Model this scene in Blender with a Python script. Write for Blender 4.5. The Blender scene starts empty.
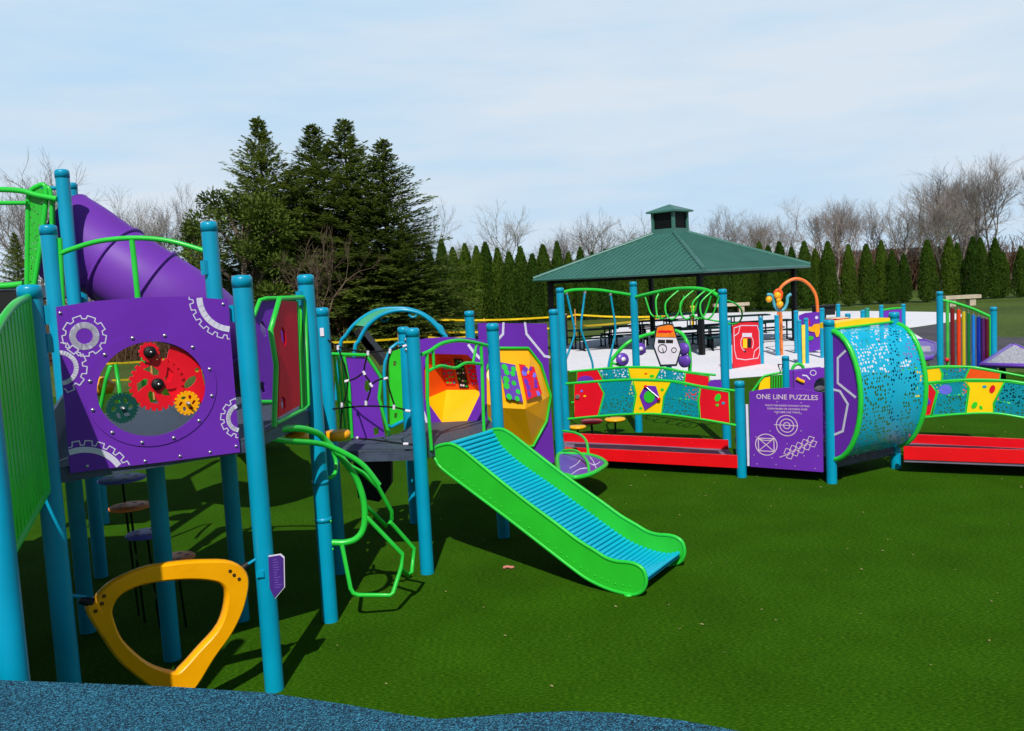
import bpy, math, random
from mathutils import Vector, Matrix
from mathutils.geometry import tessellate_polygon
R = math.radians
scene = bpy.context.scene
COL = scene.collection
random.seed(7)
# ---------------------------------------------------------------- camera model (used only to read positions off known planes)
F, H, CX, CY = 883.0, 2.65, 512.0, 365.5
ROLL, PITCH = math.atan(.0523), math.atan(82/883)
cr, sr, cp, sp = math.cos(ROLL), math.sin(ROLL), math.cos(PITCH), math.sin(PITCH)
def ray(u, v):
    a, b = u-CX, CY-v
    x, y = a*cr+b*sr, -a*sr+b*cr
    return (x, F*cp+y*sp, -F*sp+y*cp)
def G(u, v, z=0.0):
    d = ray(u, v); t = (z-H)/d[2]
    return (d[0]*t, d[1]*t)
def at(u, v, Y):
    d = ray(u, v); t = Y/d[1]
    return Vector((d[0]*t, Y, H+d[2]*t))
def V(*a): return Vector(a)
# ---------------------------------------------------------------- materials
def lin(c):
    return tuple(((x/255)/12.92 if x/255 <= .04045 else ((x/255+.055)/1.055)**2.4) for x in c)
MATS = {}
VARY = {'arborvitae_leaf','twig_brown','twig_grey','spruce_needles'}
def mat(name, rgb, rough=.45, spec=.5, noise=.08, scale=6, bump=0.0, bscale=60, metallic=0, coat=0, dark=None, srgb=True, transl=0, detail=4):
    m = bpy.data.materials.new(name); m.use_nodes = True
    nt = m.node_tree; b = nt.nodes['Principled BSDF']
    c = lin(rgb) if srgb else rgb
    tc = nt.nodes.new('ShaderNodeTexCoord')
    nz = nt.nodes.new('ShaderNodeTexNoise'); nz.inputs['Scale'].default_value = scale; nz.inputs['Detail'].default_value = detail
    nt.links.new(tc.outputs['Object'], nz.inputs['Vector'])
    rp = nt.nodes.new('ShaderNodeValToRGB')
    d = dark if dark is not None else tuple(x*(1-noise*2) for x in c)
    l = tuple(min(1, x*(1+noise)) for x in c)
    rp.color_ramp.elements[0].color = (*d, 1); rp.color_ramp.elements[0].position = .3
    rp.color_ramp.elements[1].color = (*l, 1); rp.color_ramp.elements[1].position = .65
    nt.links.new(nz.outputs['Fac'], rp.inputs['Fac']); nt.links.new(rp.outputs['Color'], b.inputs['Base Color'])
    if name in VARY:
        oi = nt.nodes.new('ShaderNodeObjectInfo'); hs = nt.nodes.new('ShaderNodeHueSaturation'); mv = nt.nodes.new('ShaderNodeMapRange'); mv.inputs['To Min'].default_value = .75; mv.inputs['To Max'].default_value = 1.35
        mh = nt.nodes.new('ShaderNodeMapRange'); mh.inputs['To Min'].default_value = .515; mh.inputs['To Max'].default_value = .485
        nt.links.new(oi.outputs['Random'], mv.inputs['Value']); nt.links.new(oi.outputs['Random'], mh.inputs['Value']); nt.links.new(mv.outputs[0], hs.inputs['Value']); nt.links.new(mh.outputs[0], hs.inputs['Hue'])
        nt.links.new(rp.outputs['Color'], hs.inputs['Color']); nt.links.new(hs.outputs[0], b.inputs['Base Color'])
    b.inputs['Roughness'].default_value = rough; b.inputs['Specular IOR Level'].default_value = spec
    b.inputs['Metallic'].default_value = metallic
    if coat: b.inputs['Coat Weight'].default_value = coat; b.inputs['Coat Roughness'].default_value = .15
    if bump:
        n2 = nt.nodes.new('ShaderNodeTexNoise'); n2.inputs['Scale'].default_value = bscale; n2.inputs['Detail'].default_value = 3
        bp = nt.nodes.new('ShaderNodeBump'); bp.inputs['Strength'].default_value = bump; bp.inputs['Distance'].default_value = .01
        nt.links.new(tc.outputs['Object'], n2.inputs['Vector']); nt.links.new(n2.outputs['Fac'], bp.inputs['Height']); nt.links.new(bp.outputs['Normal'], b.inputs['Normal'])
    if transl: 
        b.inputs['Transmission Weight'].default_value = 0
        tr = nt.nodes.new('ShaderNodeBsdfTranslucent'); mx = nt.nodes.new('ShaderNodeMixShader'); mx.inputs[0].default_value = transl
        nt.links.new(rp.outputs['Color'], tr.inputs['Color'])
        out = nt.nodes['Material Output']
        nt.links.new(b.outputs[0], mx.inputs[1]); nt.links.new(tr.outputs[0], mx.inputs[2]); nt.links.new(mx.outputs[0], out.inputs[0])
    MATS[name] = m
    return m
TEAL = mat('teal_paint', (0,150,186), .36, .35, .05, 3, coat=.12, bump=.05, bscale=180)
GREEN = mat('green_paint', (40,196,60), .36, .35, .05, 4, coat=.12)
DGREEN = mat('green_panel', (48,205,40), .4, .5, .06, 4)
LGREEN = mat('slide_green', (40,190,44), .4, .45, .05, 3, bump=.05, bscale=150)
PURPLE = mat('purple_plastic', (108,44,174), .45, .3, .05, 2.5, bump=.08, bscale=220)
TUBEP = mat('tube_purple', (110,54,168), .52, .3, .05, 1.5, bump=.06, bscale=120)
PURPD = mat('purple_paint', (100,60,170), .35, .5, .05, 4)
RED = mat('red_panel', (226,10,36), .4, .4, .04, 3)
DRED = mat('dark_red_panel', (235,10,44), .5, .15, .05, 3)
YELLOW = mat('yellow_panel', (250,205,0), .4, .4, .04, 3)
YPOD = mat('yellow_plastic', (252,178,0), .38, .5, .05, 3, bump=.05, bscale=120)
ORANGE = mat('orange_plastic', (240,84,10), .38, .5, .05, 3)
AMBER = mat('amber_plastic', (255,172,0), .36, .4, .04, 5, bump=.14, bscale=32, coat=.15)
OSTEP = mat('orange_disc', (255,140,70), .5, .4, .08, 8)
WHITE = mat('white_plastic', (222,214,228), .5, .4, .04, 8)
CREAM = mat('cream_line', (214,190,205), .5, .4, .04, 8)
GREYL = mat('pale_grey_plastic', (214,210,230), .5, .4, .04, 8)
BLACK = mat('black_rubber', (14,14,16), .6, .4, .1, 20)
DECK = mat('deck_coating', (66,76,90), .6, .4, .12, 30, bump=.5, bscale=160)
DECKD = mat('deck_edge', (64,74,94), .5, .4, .15, 12, bump=.3, bscale=90)
ROPE = mat('rope_black', (18,18,22), .8, .2, .2, 60)
STEEL = mat('steel_bolt', (190,190,195), .3, .5, .05, 30, metallic=.8)
TABLEG = mat('table_green', (8,44,42), .9, .08, .1, 12)
TABLEF = mat('table_frame', (8,9,12), .8, .1, .1, 12)
POLEB = mat('pavilion_post_black', (9,9,10), .5, .2, .1, 10)
LOUV = mat('louver_black', (10,12,12), .6, .3, .1, 10)
BEIGE = mat('bench_stone', (186,174,152), .8, .2, .1, 5, bump=.3, bscale=40)
UTIL = mat('utility_grey', (96,98,100), .6, .3, .1, 5)
TAPE = mat('caution_yellow', (240,200,20), .5, .4, .15, 20)
STAKE = mat('stake_wood', (205,140,80), .8, .2, .15, 20)
RAMPRED = mat('ramp_red', (232,6,22), .38, .45, .04, 3)
BLUESTEP = mat('blue_disc', (104,106,225), .5, .4, .08, 8)
DTEAL = mat('dark_green_gear', (6,66,60), .4, .4, .05, 8)
WALLW = mat('house_siding', (205,200,190), .8, .2, .05, 3)
SHING = mat('house_shingles', (92,88,86), .9, .1, .15, 9)
GLASSD = mat('dark_window', (24,28,34), .15, .5, .05, 3)
BARK = mat('bark_grey', (110,98,88), .9, .1, .25, 4)
BARKB = mat('twig_brown', (144,134,128), .9, .1, .25, 2)
BARKG = mat('twig_grey', (148,142,134), .9, .1, .25, 2)
SPR = mat('spruce_needles', (118,134,58), .75, .2, .2, 3, transl=.34, dark=lin((78,94,36)))
PINE = mat('pine_needles', (84,102,34), .75, .2, .3, 3, transl=.2, dark=lin((44,60,18)))
ARB = mat('arborvitae_leaf', (66,94,20), .75, .2, .25, .6, transl=.2, dark=lin((40,62,12)))
BRUSH = mat('dead_twigs', (92,72,56), .9, .1, .3, 1.5)
SHRUB = mat('shrub_brown', (88,66,50), .9, .1, .3, 1.5)
CHC = [(120,14,30),(226,62,16),(196,180,30),(14,110,52),(24,120,210),(10,40,150),(78,22,90),(84,12,34)]
CH = [mat('chime_%s' % n, c, .3, .5, .03, 5, coat=.3) for n, c in zip(('maroon','red','yellow','green','blue','navy','violet','plum'), CHC)]

def perforated(name, rgb, scale, thr, rough=.35, dens=.55, dscale=2.2, rnd_=.75):
    m = mat(name, rgb, rough, .5, .04, 3)
    nt = m.node_tree; b = nt.nodes['Principled BSDF']; out = nt.nodes['Material Output']
    uv = nt.nodes.new('ShaderNodeUVMap')
    vo = nt.nodes.new('ShaderNodeTexVoronoi'); vo.inputs['Scale'].default_value = scale; vo.inputs['Randomness'].default_value = rnd_
    nt.links.new(uv.outputs[0], vo.inputs['Vector'])
    nz = nt.nodes.new('ShaderNodeTexNoise'); nz.inputs['Scale'].default_value = dscale; nz.inputs['Detail'].default_value = 1
    nt.links.new(uv.outputs[0], nz.inputs['Vector'])
    l1 = nt.nodes.new('ShaderNodeMath'); l1.operation = 'LESS_THAN'; l1.inputs[1].default_value = thr
    nt.links.new(vo.outputs['Distance'], l1.inputs[0])
    l2 = nt.nodes.new('ShaderNodeMath'); l2.operation = 'GREATER_THAN'; l2.inputs[1].default_value = dens
    nt.links.new(nz.outputs['Fac'], l2.inputs[0])
    mu = nt.nodes.new('ShaderNodeMath'); mu.operation = 'MULTIPLY'
    nt.links.new(l1.outputs[0], mu.inputs[0]); nt.links.new(l2.outputs[0], mu.inputs[1])
    tr = nt.nodes.new('ShaderNodeBsdfTransparent'); mx = nt.nodes.new('ShaderNodeMixShader')
    nt.links.new(mu.outputs[0], mx.inputs[0]); nt.links.new(b.outputs[0], mx.inputs[1]); nt.links.new(tr.outputs[0], mx.inputs[2])
    nt.links.new(mx.outputs[0], out.inputs[0])
    return m
PERFT = perforated('perforated_teal_shell', (0,168,205), 22, .37, dens=.40, dscale=3.4, rnd_=.5)
PERFP = perforated('perforated_teal_panel', (0,140,160), 32, .40, dens=.34, dscale=9)
PERFG = perforated('perforated_green_sheet', (44,180,50), 40, .3, dens=0)
MESHW = perforated('perforated_grey_top', (176,172,180), 16, .34, dens=0)
MESHB = perforated('black_mesh_sheet', (14,16,18), 40, .3, dens=0)

def polycarb():
    m = bpy.data.materials.new('clear_window'); m.use_nodes = True; nt = m.node_tree
    for n in list(nt.nodes): nt.nodes.remove(n)
    out = nt.nodes.new('ShaderNodeOutputMaterial'); tr = nt.nodes.new('ShaderNodeBsdfTransparent'); gl = nt.nodes.new('ShaderNodeBsdfGlossy')
    gl.inputs['Roughness'].default_value = .08; tr.inputs[0].default_value = (.9,.92,.92,1)
    fr = nt.nodes.new('ShaderNodeFresnel'); fr.inputs[0].default_value = 1.4
    mx = nt.nodes.new('ShaderNodeMixShader')
    nt.links.new(fr.outputs[0], mx.inputs[0]); nt.links.new(tr.outputs[0], mx.inputs[1]); nt.links.new(gl.outputs[0], mx.inputs[2]); nt.links.new(mx.outputs[0], out.inputs[0])
    return m
CLEAR = polycarb()

def ground_mat(name, cols, scales, rough=.9, bump=.4, bscale=300, spec=.15, stretch=None, broad=(.7,1.15)):
    """cols: dark, mid, light (srgb); mixes a fine and a broad noise"""
    m = bpy.data.materials.new(name); m.use_nodes = True; nt = m.node_tree; b = nt.nodes['Principled BSDF']
    tc = nt.nodes.new('ShaderNodeTexCoord')
    mp = nt.nodes.new('ShaderNodeMapping')
    if stretch: mp.inputs['Scale'].default_value = stretch
    nt.links.new(tc.outputs['Object'], mp.inputs[0])
    a = nt.nodes.new('ShaderNodeTexNoise'); a.inputs['Scale'].default_value = scales[0]; a.inputs['Detail'].default_value = 6; a.inputs['Roughness'].default_value = .65
    c = nt.nodes.new('ShaderNodeTexNoise'); c.inputs['Scale'].default_value = scales[1]; c.inputs['Detail'].default_value = 5; c.inputs['Roughness'].default_value = .6
    nt.links.new(mp.outputs[0], a.inputs['Vector']); nt.links.new(tc.outputs['Object'], c.inputs['Vector'])
    r1 = nt.nodes.new('ShaderNodeValToRGB'); e = r1.color_ramp.elements
    e[0].color = (*lin(cols[0]),1); e[0].position = .34; e[1].color = (*lin(cols[2]),1); e[1].position = .68
    x = e.new(.5); x.color = (*lin(cols[1]),1)
    nt.links.new(a.outputs['Fac'], r1.inputs[0])
    r2 = nt.nodes.new('ShaderNodeValToRGB'); e = r2.color_ramp.elements
    e[0].color = (broad[0],)*3+(1,); e[0].position = .35; e[1].color = (broad[1],broad[1],broad[1]*.95,1); e[1].position = .68
    nt.links.new(c.outputs['Fac'], r2.inputs[0])
    mx = nt.nodes.new('ShaderNodeMix'); mx.data_type = 'RGBA'; mx.blend_type = 'MULTIPLY'; mx.inputs['Factor'].default_value = 1
    nt.links.new(r1.outputs[0], mx.inputs['A']); nt.links.new(r2.outputs[0], mx.inputs['B'])
    nt.links.new(mx.outputs['Result'], b.inputs['Base Color'])
    b.inputs['Roughness'].default_value = rough; b.inputs['Specular IOR Level'].default_value = spec
    n2 = nt.nodes.new('ShaderNodeTexNoise'); n2.inputs['Scale'].default_value = bscale; n2.inputs['Detail'].default_value = 2
    bp = nt.nodes.new('ShaderNodeBump'); bp.inputs['Strength'].default_value = bump; bp.inputs['Distance'].default_value = .02
    nt.links.new(tc.outputs['Object'], n2.inputs['Vector']); nt.links.new(n2.outputs['Fac'], bp.inputs['Height']); nt.links.new(bp.outputs['Normal'], b.inputs['Normal'])
    return m
TURF = ground_mat('artificial_turf', ((28,62,2),(43,84,5),(74,108,20)), (90,1.1), bump=.22, bscale=420, stretch=(.35,1,1), broad=(.84,1.12), spec=.03, rough=1.0)
FIELD = ground_mat('field_grass', ((52,72,20),(74,94,36),(96,114,52)), (9,.12), bump=.5, bscale=60)
CONC = ground_mat('pale_concrete', ((214,214,220),(224,224,230),(230,230,234)), (8,.35), bump=.1, bscale=80)
for nd in CONC.node_tree.nodes:
    if nd.type == 'VALTORGB' and nd.color_ramp.elements[0].position > .345 and len(nd.color_ramp.elements) == 2:
        nd.color_ramp.elements[0].color = (.9,.9,.9,1); nd.color_ramp.elements[1].color = (1.0,1.0,1.0,1)
ASPH = ground_mat('asphalt', ((62,62,66),(80,80,86),(98,98,104)), (60,.6), bump=.3, bscale=90)
MULCH = ground_mat('mulch', ((60,42,32),(92,66,50),(120,88,66)), (14,.8), bump=.5, bscale=40)
def rubber():
    m = bpy.data.materials.new('rubber_granules'); m.use_nodes = True; nt = m.node_tree; b = nt.nodes['Principled BSDF']
    tc = nt.nodes.new('ShaderNodeTexCoord')
    vo = nt.nodes.new('ShaderNodeTexVoronoi'); vo.inputs['Scale'].default_value = 210
    nt.links.new(tc.outputs['Object'], vo.inputs['Vector'])
    sx = nt.nodes.new('ShaderNodeSeparateColor'); nt.links.new(vo.outputs['Color'], sx.inputs[0])
    r = nt.nodes.new('ShaderNodeValToRGB'); r.color_ramp.interpolation = 'CONSTANT'; e = r.color_ramp.elements
    e[0].color = (*lin((10,30,46)),1); e[0].position = 0; e[1].color = (*lin((56,140,168)),1); e[1].position = .74
    x = e.new(.22); x.color = (*lin((16,66,92)),1); x = e.new(.46); x.color = (*lin((28,94,124)),1); x = e.new(.93); x.color = (*lin((80,160,190)),1)
    nt.links.new(sx.outputs[0], r.inputs[0])
    nz = nt.nodes.new('ShaderNodeTexNoise'); nz.inputs['Scale'].default_value = 3; nt.links.new(tc.outputs['Object'], nz.inputs['Vector'])
    r2 = nt.nodes.new('ShaderNodeValToRGB'); r2.color_ramp.elements[0].color = (.75,.75,.75,1); r2.color_ramp.elements[1].color = (1.1,1.1,1.1,1)
    nt.links.new(nz.outputs['Fac'], r2.inputs[0])
    mx = nt.nodes.new('ShaderNodeMix'); mx.data_type = 'RGBA'; mx.blend_type = 'MULTIPLY'; mx.inputs['Factor'].default_value = 1
    nt.links.new(r.outputs[0], mx.inputs['A']); nt.links.new(r2.outputs[0], mx.inputs['B']); nt.links.new(mx.outputs['Result'], b.inputs['Base Color'])
    b.inputs['Roughness'].default_value = .75; b.inputs['Specular IOR Level'].default_value = .3
    bp = nt.nodes.new('ShaderNodeBump'); bp.inputs['Strength'].default_value = .8; bp.inputs['Distance'].default_value = .008
    nt.links.new(vo.outputs['Distance'], bp.inputs['Height']); nt.links.new(bp.outputs['Normal'], b.inputs['Normal'])
    return m
RUBBER = rubber()
def roofmat():
    m = mat('green_metal_roof', (62,112,102), .42, .5, .05, 1.2)
    return m
ROOF = roofmat()
# ---------------------------------------------------------------- mesh builder
ROOTLOC = {}
class MB:
    def __init__(s): s.v = []; s.f = []; s.uv = []; s.smooth = []
    def add(s, verts, faces, uvs=None, smooth=False):
        o = len(s.v); s.v += [tuple(p) for p in verts]
        s.uv += (uvs if uvs else [(0.0,0.0)]*len(verts))
        for f in faces: s.f.append([i+o for i in f]); s.smooth.append(smooth)
    def box(s, c, sx, sy, sz, rz=0.0, M=None):
        pts = []
        for z in (-.5,.5):
            for x, y in ((-.5,-.5),(.5,-.5),(.5,.5),(-.5,.5)): pts.append(Vector((x*sx, y*sy, z*sz)))
        rot = M if M is not None else Matrix.Rotation(rz, 3, 'Z')
        c = Vector(c); pts = [c+rot@p for p in pts]
        s.add(pts, [[3,2,1,0],[4,5,6,7],[0,1,5,4],[1,2,6,5],[2,3,7,6],[3,0,4,7]])
    def ring_sweep(s, pts, radii, seg=10, closed=False, caps=True, flat=1.0):
        pts = [Vector(p) for p in pts]; n = len(pts)
        if n < 2: return
        def tan(i):
            if closed: return (pts[(i+1)%n]-pts[i-1]).normalized()
            return (pts[min(i+1,n-1)]-pts[max(i-1,0)]).normalized()
        t0 = tan(0); up = Vector((0,0,1)) if abs(t0.z) < .9 else Vector((1,0,0))
        nrm = (up-t0*up.dot(t0)).normalized()
        rings = []
        for i in range(n):
            t = tan(i); nrm = (nrm-t*nrm.dot(t))
            nrm = nrm.normalized() if nrm.length > 1e-6 else t.orthogonal().normalized()
            b = t.cross(nrm); r = radii[i] if isinstance(radii, (list,tuple)) else radii
            rings.append([pts[i]+(nrm*math.cos(2*math.pi*k/seg)*flat+b*math.sin(2*math.pi*k/seg))*r for k in range(seg)])
        vs = [p for rg in rings for p in rg]; fs = []
        m = n if closed else n-1
        for i in range(m):
            j = (i+1)%n
            for k in range(seg):
                k2 = (k+1)%seg; fs.append([i*seg+k, i*seg+k2, j*seg+k2, j*seg+k])
        s.add(vs, fs, smooth=True)
        if caps and not closed:
            s.add(rings[0], [list(range(seg))[::-1]]); s.add(rings[-1], [list(range(seg))])
    def tube(s, pts, r, seg=10, smooth=True, sub=5, closed=False):
        pts = [Vector(p) for p in pts]
        if smooth and len(pts) > 2: pts = crom(pts, sub, closed)
        s.ring_sweep(pts, r, seg, closed)
    def cyl(s, a, b, r, r2=None, seg=14):
        s.ring_sweep([a, b], [r, r2 if r2 is not None else r], seg)
    def lathe(s, c, prof, seg=20, axis=None):
        c = Vector(c); q = Matrix.Identity(3)
        if axis is not None: q = Vector((0,0,1)).rotation_difference(Vector(axis)).to_matrix()
        vs = []; fs = []
        for r, z in prof:
            for k in range(seg):
                a = 2*math.pi*k/seg; vs.append(c+q@Vector((r*math.cos(a), r*math.sin(a), z)))
        for i in range(len(prof)-1):
            for k in range(seg):
                k2 = (k+1)%seg; fs.append([i*seg+k, i*seg+k2, (i+1)*seg+k2, (i+1)*seg+k])
        s.add(vs, fs, smooth=True)
    def sphere(s, c, r, seg=12, rings=7, sz=1.0, axis=None):
        s.lathe(c, [(max(1e-4, r*math.sin(math.pi*i/rings)), -r*sz*math.cos(math.pi*i/rings)) for i in range(rings+1)], seg, axis)
    def prism(s, loops, to3, n0, n1):
        """loops: outer then holes, 2D points; to3(x,y,n)->world"""
        polys = [[Vector((x,y,0)) for x,y in lp] for lp in loops]
        tris = tessellate_polygon(polys)
        flat = [p for lp in loops for p in lp]
        for n, rev in ((n1, False), (n0, True)):
            fs = []
            for t in tris:
                a, b, c = [flat[i] for i in t]
                ccw = (b[0]-a[0])*(c[1]-a[1])-(b[1]-a[1])*(c[0]-a[0]) > 0
                t = list(t) if ccw != rev else list(t)[::-1]
                fs.append(t)
            s.add([to3(x,y,n) for x,y in flat], fs, uvs=[(x,y) for x,y in flat])
        for lp in loops:
            m = len(lp); area = sum(lp[i][0]*lp[(i+1)%m][1]-lp[(i+1)%m][0]*lp[i][1] for i in range(m))
            if (lp is loops[0]) != (area > 0): lp = lp[::-1]
            vs = [to3(x,y,n0) for x,y in lp]+[to3(x,y,n1) for x,y in lp]
            s.add(vs, [[i,(i+1)%m,m+(i+1)%m,m+i] for i in range(m)], uvs=[(x,y) for x,y in lp]*2)
    def build(s, name, m, parent=None):
        me = bpy.data.meshes.new(name)
        root = parent
        while root is not None and root.parent is not None: root = root.parent
        off = ROOTLOC.get(root.name, Vector((0,0,0))) if root is not None else Vector((0,0,0))
        me.from_pydata([(a-off.x, b-off.y, c-off.z) for a,b,c in s.v], [], s.f)
        me.polygons.foreach_set('use_smooth', s.smooth)
        ul = me.uv_layers.new(name='UVMap')
        for p in me.polygons:
            for li in p.loop_indices: ul.data[li].uv = s.uv[me.loops[li].vertex_index]
        me.materials.append(m); me.update()
        o = bpy.data.objects.new(name, me); COL.objects.link(o)
        if parent is not None: o.parent = parent
        return o
def crom(p, sub, closed=False):
    out = []; n = len(p)
    for i in range(n if closed else n-1):
        if closed: a, b, c, d = p[i-1], p[i], p[(i+1)%n], p[(i+2)%n]
        else: a, b, c, d = p[max(i-1,0)], p[i], p[i+1], p[min(i+2,n-1)]
        for k in range(sub):
            t = k/sub
            out.append(.5*((2*b)+(c-a)*t+(2*a-5*b+4*c-d)*t*t+(3*b-a-3*c+d)*t**3))
    if not closed: out.append(p[-1])
    return out
def thing(name, label, cat, loc, group=None):
    o = bpy.data.objects.new(name, None); COL.objects.link(o); o.empty_display_size = .3
    o.location = loc; ROOTLOC[o.name] = Vector(loc); o['label'] = label; o['category'] = cat
    if group: o['group'] = group
    return o
def tag(o, label, cat, group=None):
    o['label'] = label; o['category'] = cat
    if group: o['group'] = group
    return o
def structure(o): o['kind'] = 'structure'; return o
class Pl:
    """vertical plane through two ground points; n points towards the viewer side"""
    def __init__(s, A, B, off=0.0):
        A = Vector((A[0],A[1],0)); B = Vector((B[0],B[1],0)); s.u = (B-A).normalized(); s.L = (B-A).length
        s.n = Vector((s.u.y,-s.u.x,0)); s.o = A+s.n*off
    def to3(s, x, y, n=0.0): return s.o+s.u*x+Vector((0,0,y))+s.n*n
    def on(s, u, v, n=0.0):
        d = Vector(ray(u,v)); c = Vector((0,0,H)); oo = s.o+s.n*n
        t = (oo-c).dot(s.n)/d.dot(s.n); p = c+d*t-oo
        return (p.dot(s.u), p.z)
    def w(s, u, v, n=0.0):
        x, y = s.on(u,v,n); return s.to3(x,y,n)
    def px(s, pts): return [s.on(u,v) for u,v in pts]
def circ(c, r, n=20, ry=None, rot=0.0):
    ry = ry or r
    return [(c[0]+r*math.cos(a)*math.cos(rot)-ry*math.sin(a)*math.sin(rot), c[1]+r*math.cos(a)*math.sin(rot)+ry*math.sin(a)*math.cos(rot)) for a in [2*math.pi*k/n for k in range(n)]]
def gear(c, r, teeth, depth=.16, duty=.5, holes=None):
    out = []
    for k in range(teeth):
        a = 2*math.pi*k/teeth; w = 2*math.pi/teeth
        for fr, rr in ((0,r*(1-depth)),(.3,r*(1-depth)),(.38,r),(.92,r)): out.append((c[0]+rr*math.cos(a+w*fr), c[1]+rr*math.sin(a+w*fr)))
    return out
def plate(pl, loops, m, name, parent, n0=-.01, n1=.01):
    b = MB(); b.prism(loops, pl.to3, n0, n1); return b.build(name, m, parent)
def stroke(b, pl, pts, w, n0, n1, closed=False, inside=None):
    m = len(pts)
    for i in range(m if closed else m-1):
        p, q = Vector((*pts[i],0)), Vector((*pts[(i+1)%m],0))
        if inside and not (inside(pts[i]) and inside(pts[(i+1)%m])): continue
        d = q-p
        if d.length < 1e-5: continue
        d.normalize(); e = Vector((-d.y,d.x,0))*w/2; ext = d*w*.3
        quad = [(p-ext-e), (q+ext-e), (q+ext+e), (p-ext+e)]
        b.prism([[(k.x,k.y) for k in quad]], pl.to3, n0, n1+i%2*.0004)
def sw(c, pts): return [(c[0]+x, c[1]+y) for x,y in pts]
# ---------------------------------------------------------------- world, sun, camera
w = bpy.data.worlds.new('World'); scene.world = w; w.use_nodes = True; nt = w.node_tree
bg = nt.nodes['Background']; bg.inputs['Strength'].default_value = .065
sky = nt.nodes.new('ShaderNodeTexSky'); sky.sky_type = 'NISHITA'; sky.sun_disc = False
SUN_EL = R(47); sdir = Vector((.035,1,0)).normalized()      # horizontal travel direction of the light
sky.sun_elevation = SUN_EL; sky.sun_rotation = math.atan2(-sdir.x, -sdir.y); sky.air_density = 1.0; sky.dust_density = .6; sky.ozone_density = 1.2
tc = nt.nodes.new('ShaderNodeTexCoord'); mp = nt.nodes.new('ShaderNodeMapping'); mp.inputs['Scale'].default_value = (1.4,1.4,8)
mp.inputs['Location'].default_value = (.4,.1,.2)
nz = nt.nodes.new('ShaderNodeTexNoise'); nz.inputs['Scale'].default_value = 1.7; nz.inputs['Detail'].default_value = 7; nz.inputs['Roughness'].default_value = .55
rp = nt.nodes.new('ShaderNodeValToRGB'); rp.color_ramp.elements[0].position = .33; rp.color_ramp.elements[1].position = .62
rp.color_ramp.elements[0].color = (.0,.0,.0,1); rp.color_ramp.elements[1].color = (1,1,1,1)
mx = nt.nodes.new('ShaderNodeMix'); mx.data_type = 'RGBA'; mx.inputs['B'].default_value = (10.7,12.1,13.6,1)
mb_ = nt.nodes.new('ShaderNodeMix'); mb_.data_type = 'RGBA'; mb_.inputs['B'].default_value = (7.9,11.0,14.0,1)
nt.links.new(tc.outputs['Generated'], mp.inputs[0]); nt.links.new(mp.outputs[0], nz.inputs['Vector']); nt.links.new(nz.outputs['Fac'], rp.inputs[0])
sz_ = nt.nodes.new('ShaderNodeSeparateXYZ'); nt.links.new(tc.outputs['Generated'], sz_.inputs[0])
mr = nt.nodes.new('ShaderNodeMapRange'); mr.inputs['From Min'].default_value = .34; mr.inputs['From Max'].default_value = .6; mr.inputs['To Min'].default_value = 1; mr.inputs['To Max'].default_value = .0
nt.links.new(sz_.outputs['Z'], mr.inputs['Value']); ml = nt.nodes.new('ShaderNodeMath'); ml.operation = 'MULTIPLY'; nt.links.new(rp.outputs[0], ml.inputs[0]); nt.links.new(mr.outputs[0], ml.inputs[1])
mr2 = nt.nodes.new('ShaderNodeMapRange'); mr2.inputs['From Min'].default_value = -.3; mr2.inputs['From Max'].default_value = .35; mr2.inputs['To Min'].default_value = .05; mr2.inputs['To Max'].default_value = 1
nt.links.new(sz_.outputs['Y'], mr2.inputs['Value']); ml2 = nt.nodes.new('ShaderNodeMath'); ml2.operation = 'MULTIPLY'; nt.links.new(ml.outputs[0], ml2.inputs[0]); nt.links.new(mr2.outputs[0], ml2.inputs[1])  # haze and cloud thinned overhead and behind camera to weaken fill in shade
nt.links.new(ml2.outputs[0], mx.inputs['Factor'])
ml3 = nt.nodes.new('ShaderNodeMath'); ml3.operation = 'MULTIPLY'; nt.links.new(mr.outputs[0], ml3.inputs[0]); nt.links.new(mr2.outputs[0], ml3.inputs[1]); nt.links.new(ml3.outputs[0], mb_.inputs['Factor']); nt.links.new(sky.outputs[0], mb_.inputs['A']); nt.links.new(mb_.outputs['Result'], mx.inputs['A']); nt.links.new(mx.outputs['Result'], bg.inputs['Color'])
sun = bpy.data.lights.new('sun', 'SUN'); sun.energy = 4.4; sun.angle = R(.5); sun.color = (1,.96,.9)
so = bpy.data.objects.new('sun', sun); COL.objects.link(so); so.location = (0,0,30)
ld = Vector((sdir.x*math.cos(SUN_EL), sdir.y*math.cos(SUN_EL), -math.sin(SUN_EL)))
so.rotation_euler = ld.to_track_quat('-Z','Y').to_euler()
cam = bpy.data.cameras.new('camera'); co = bpy.data.objects.new('camera', cam); COL.objects.link(co)
cam.sensor_width = 36; cam.lens = F*36/1024; cam.clip_end = 2000; cam.clip_start = .05
R0 = Vector((1,0,0)); U0 = Vector((0,sp,cp)); Fw = Vector((0,cp,-sp))
rt = R0*cr-U0*sr; up = R0*sr+U0*cr
co.matrix_world = Matrix(((rt.x,up.x,-Fw.x,0),(rt.y,up.y,-Fw.y,0),(rt.z,up.z,-Fw.z,H),(0,0,0,1)))
scene.camera = co
scene.view_settings.view_transform = 'Standard'; scene.view_settings.look = 'None'; scene.view_settings.exposure = 0; scene.view_settings.gamma = 1
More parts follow.
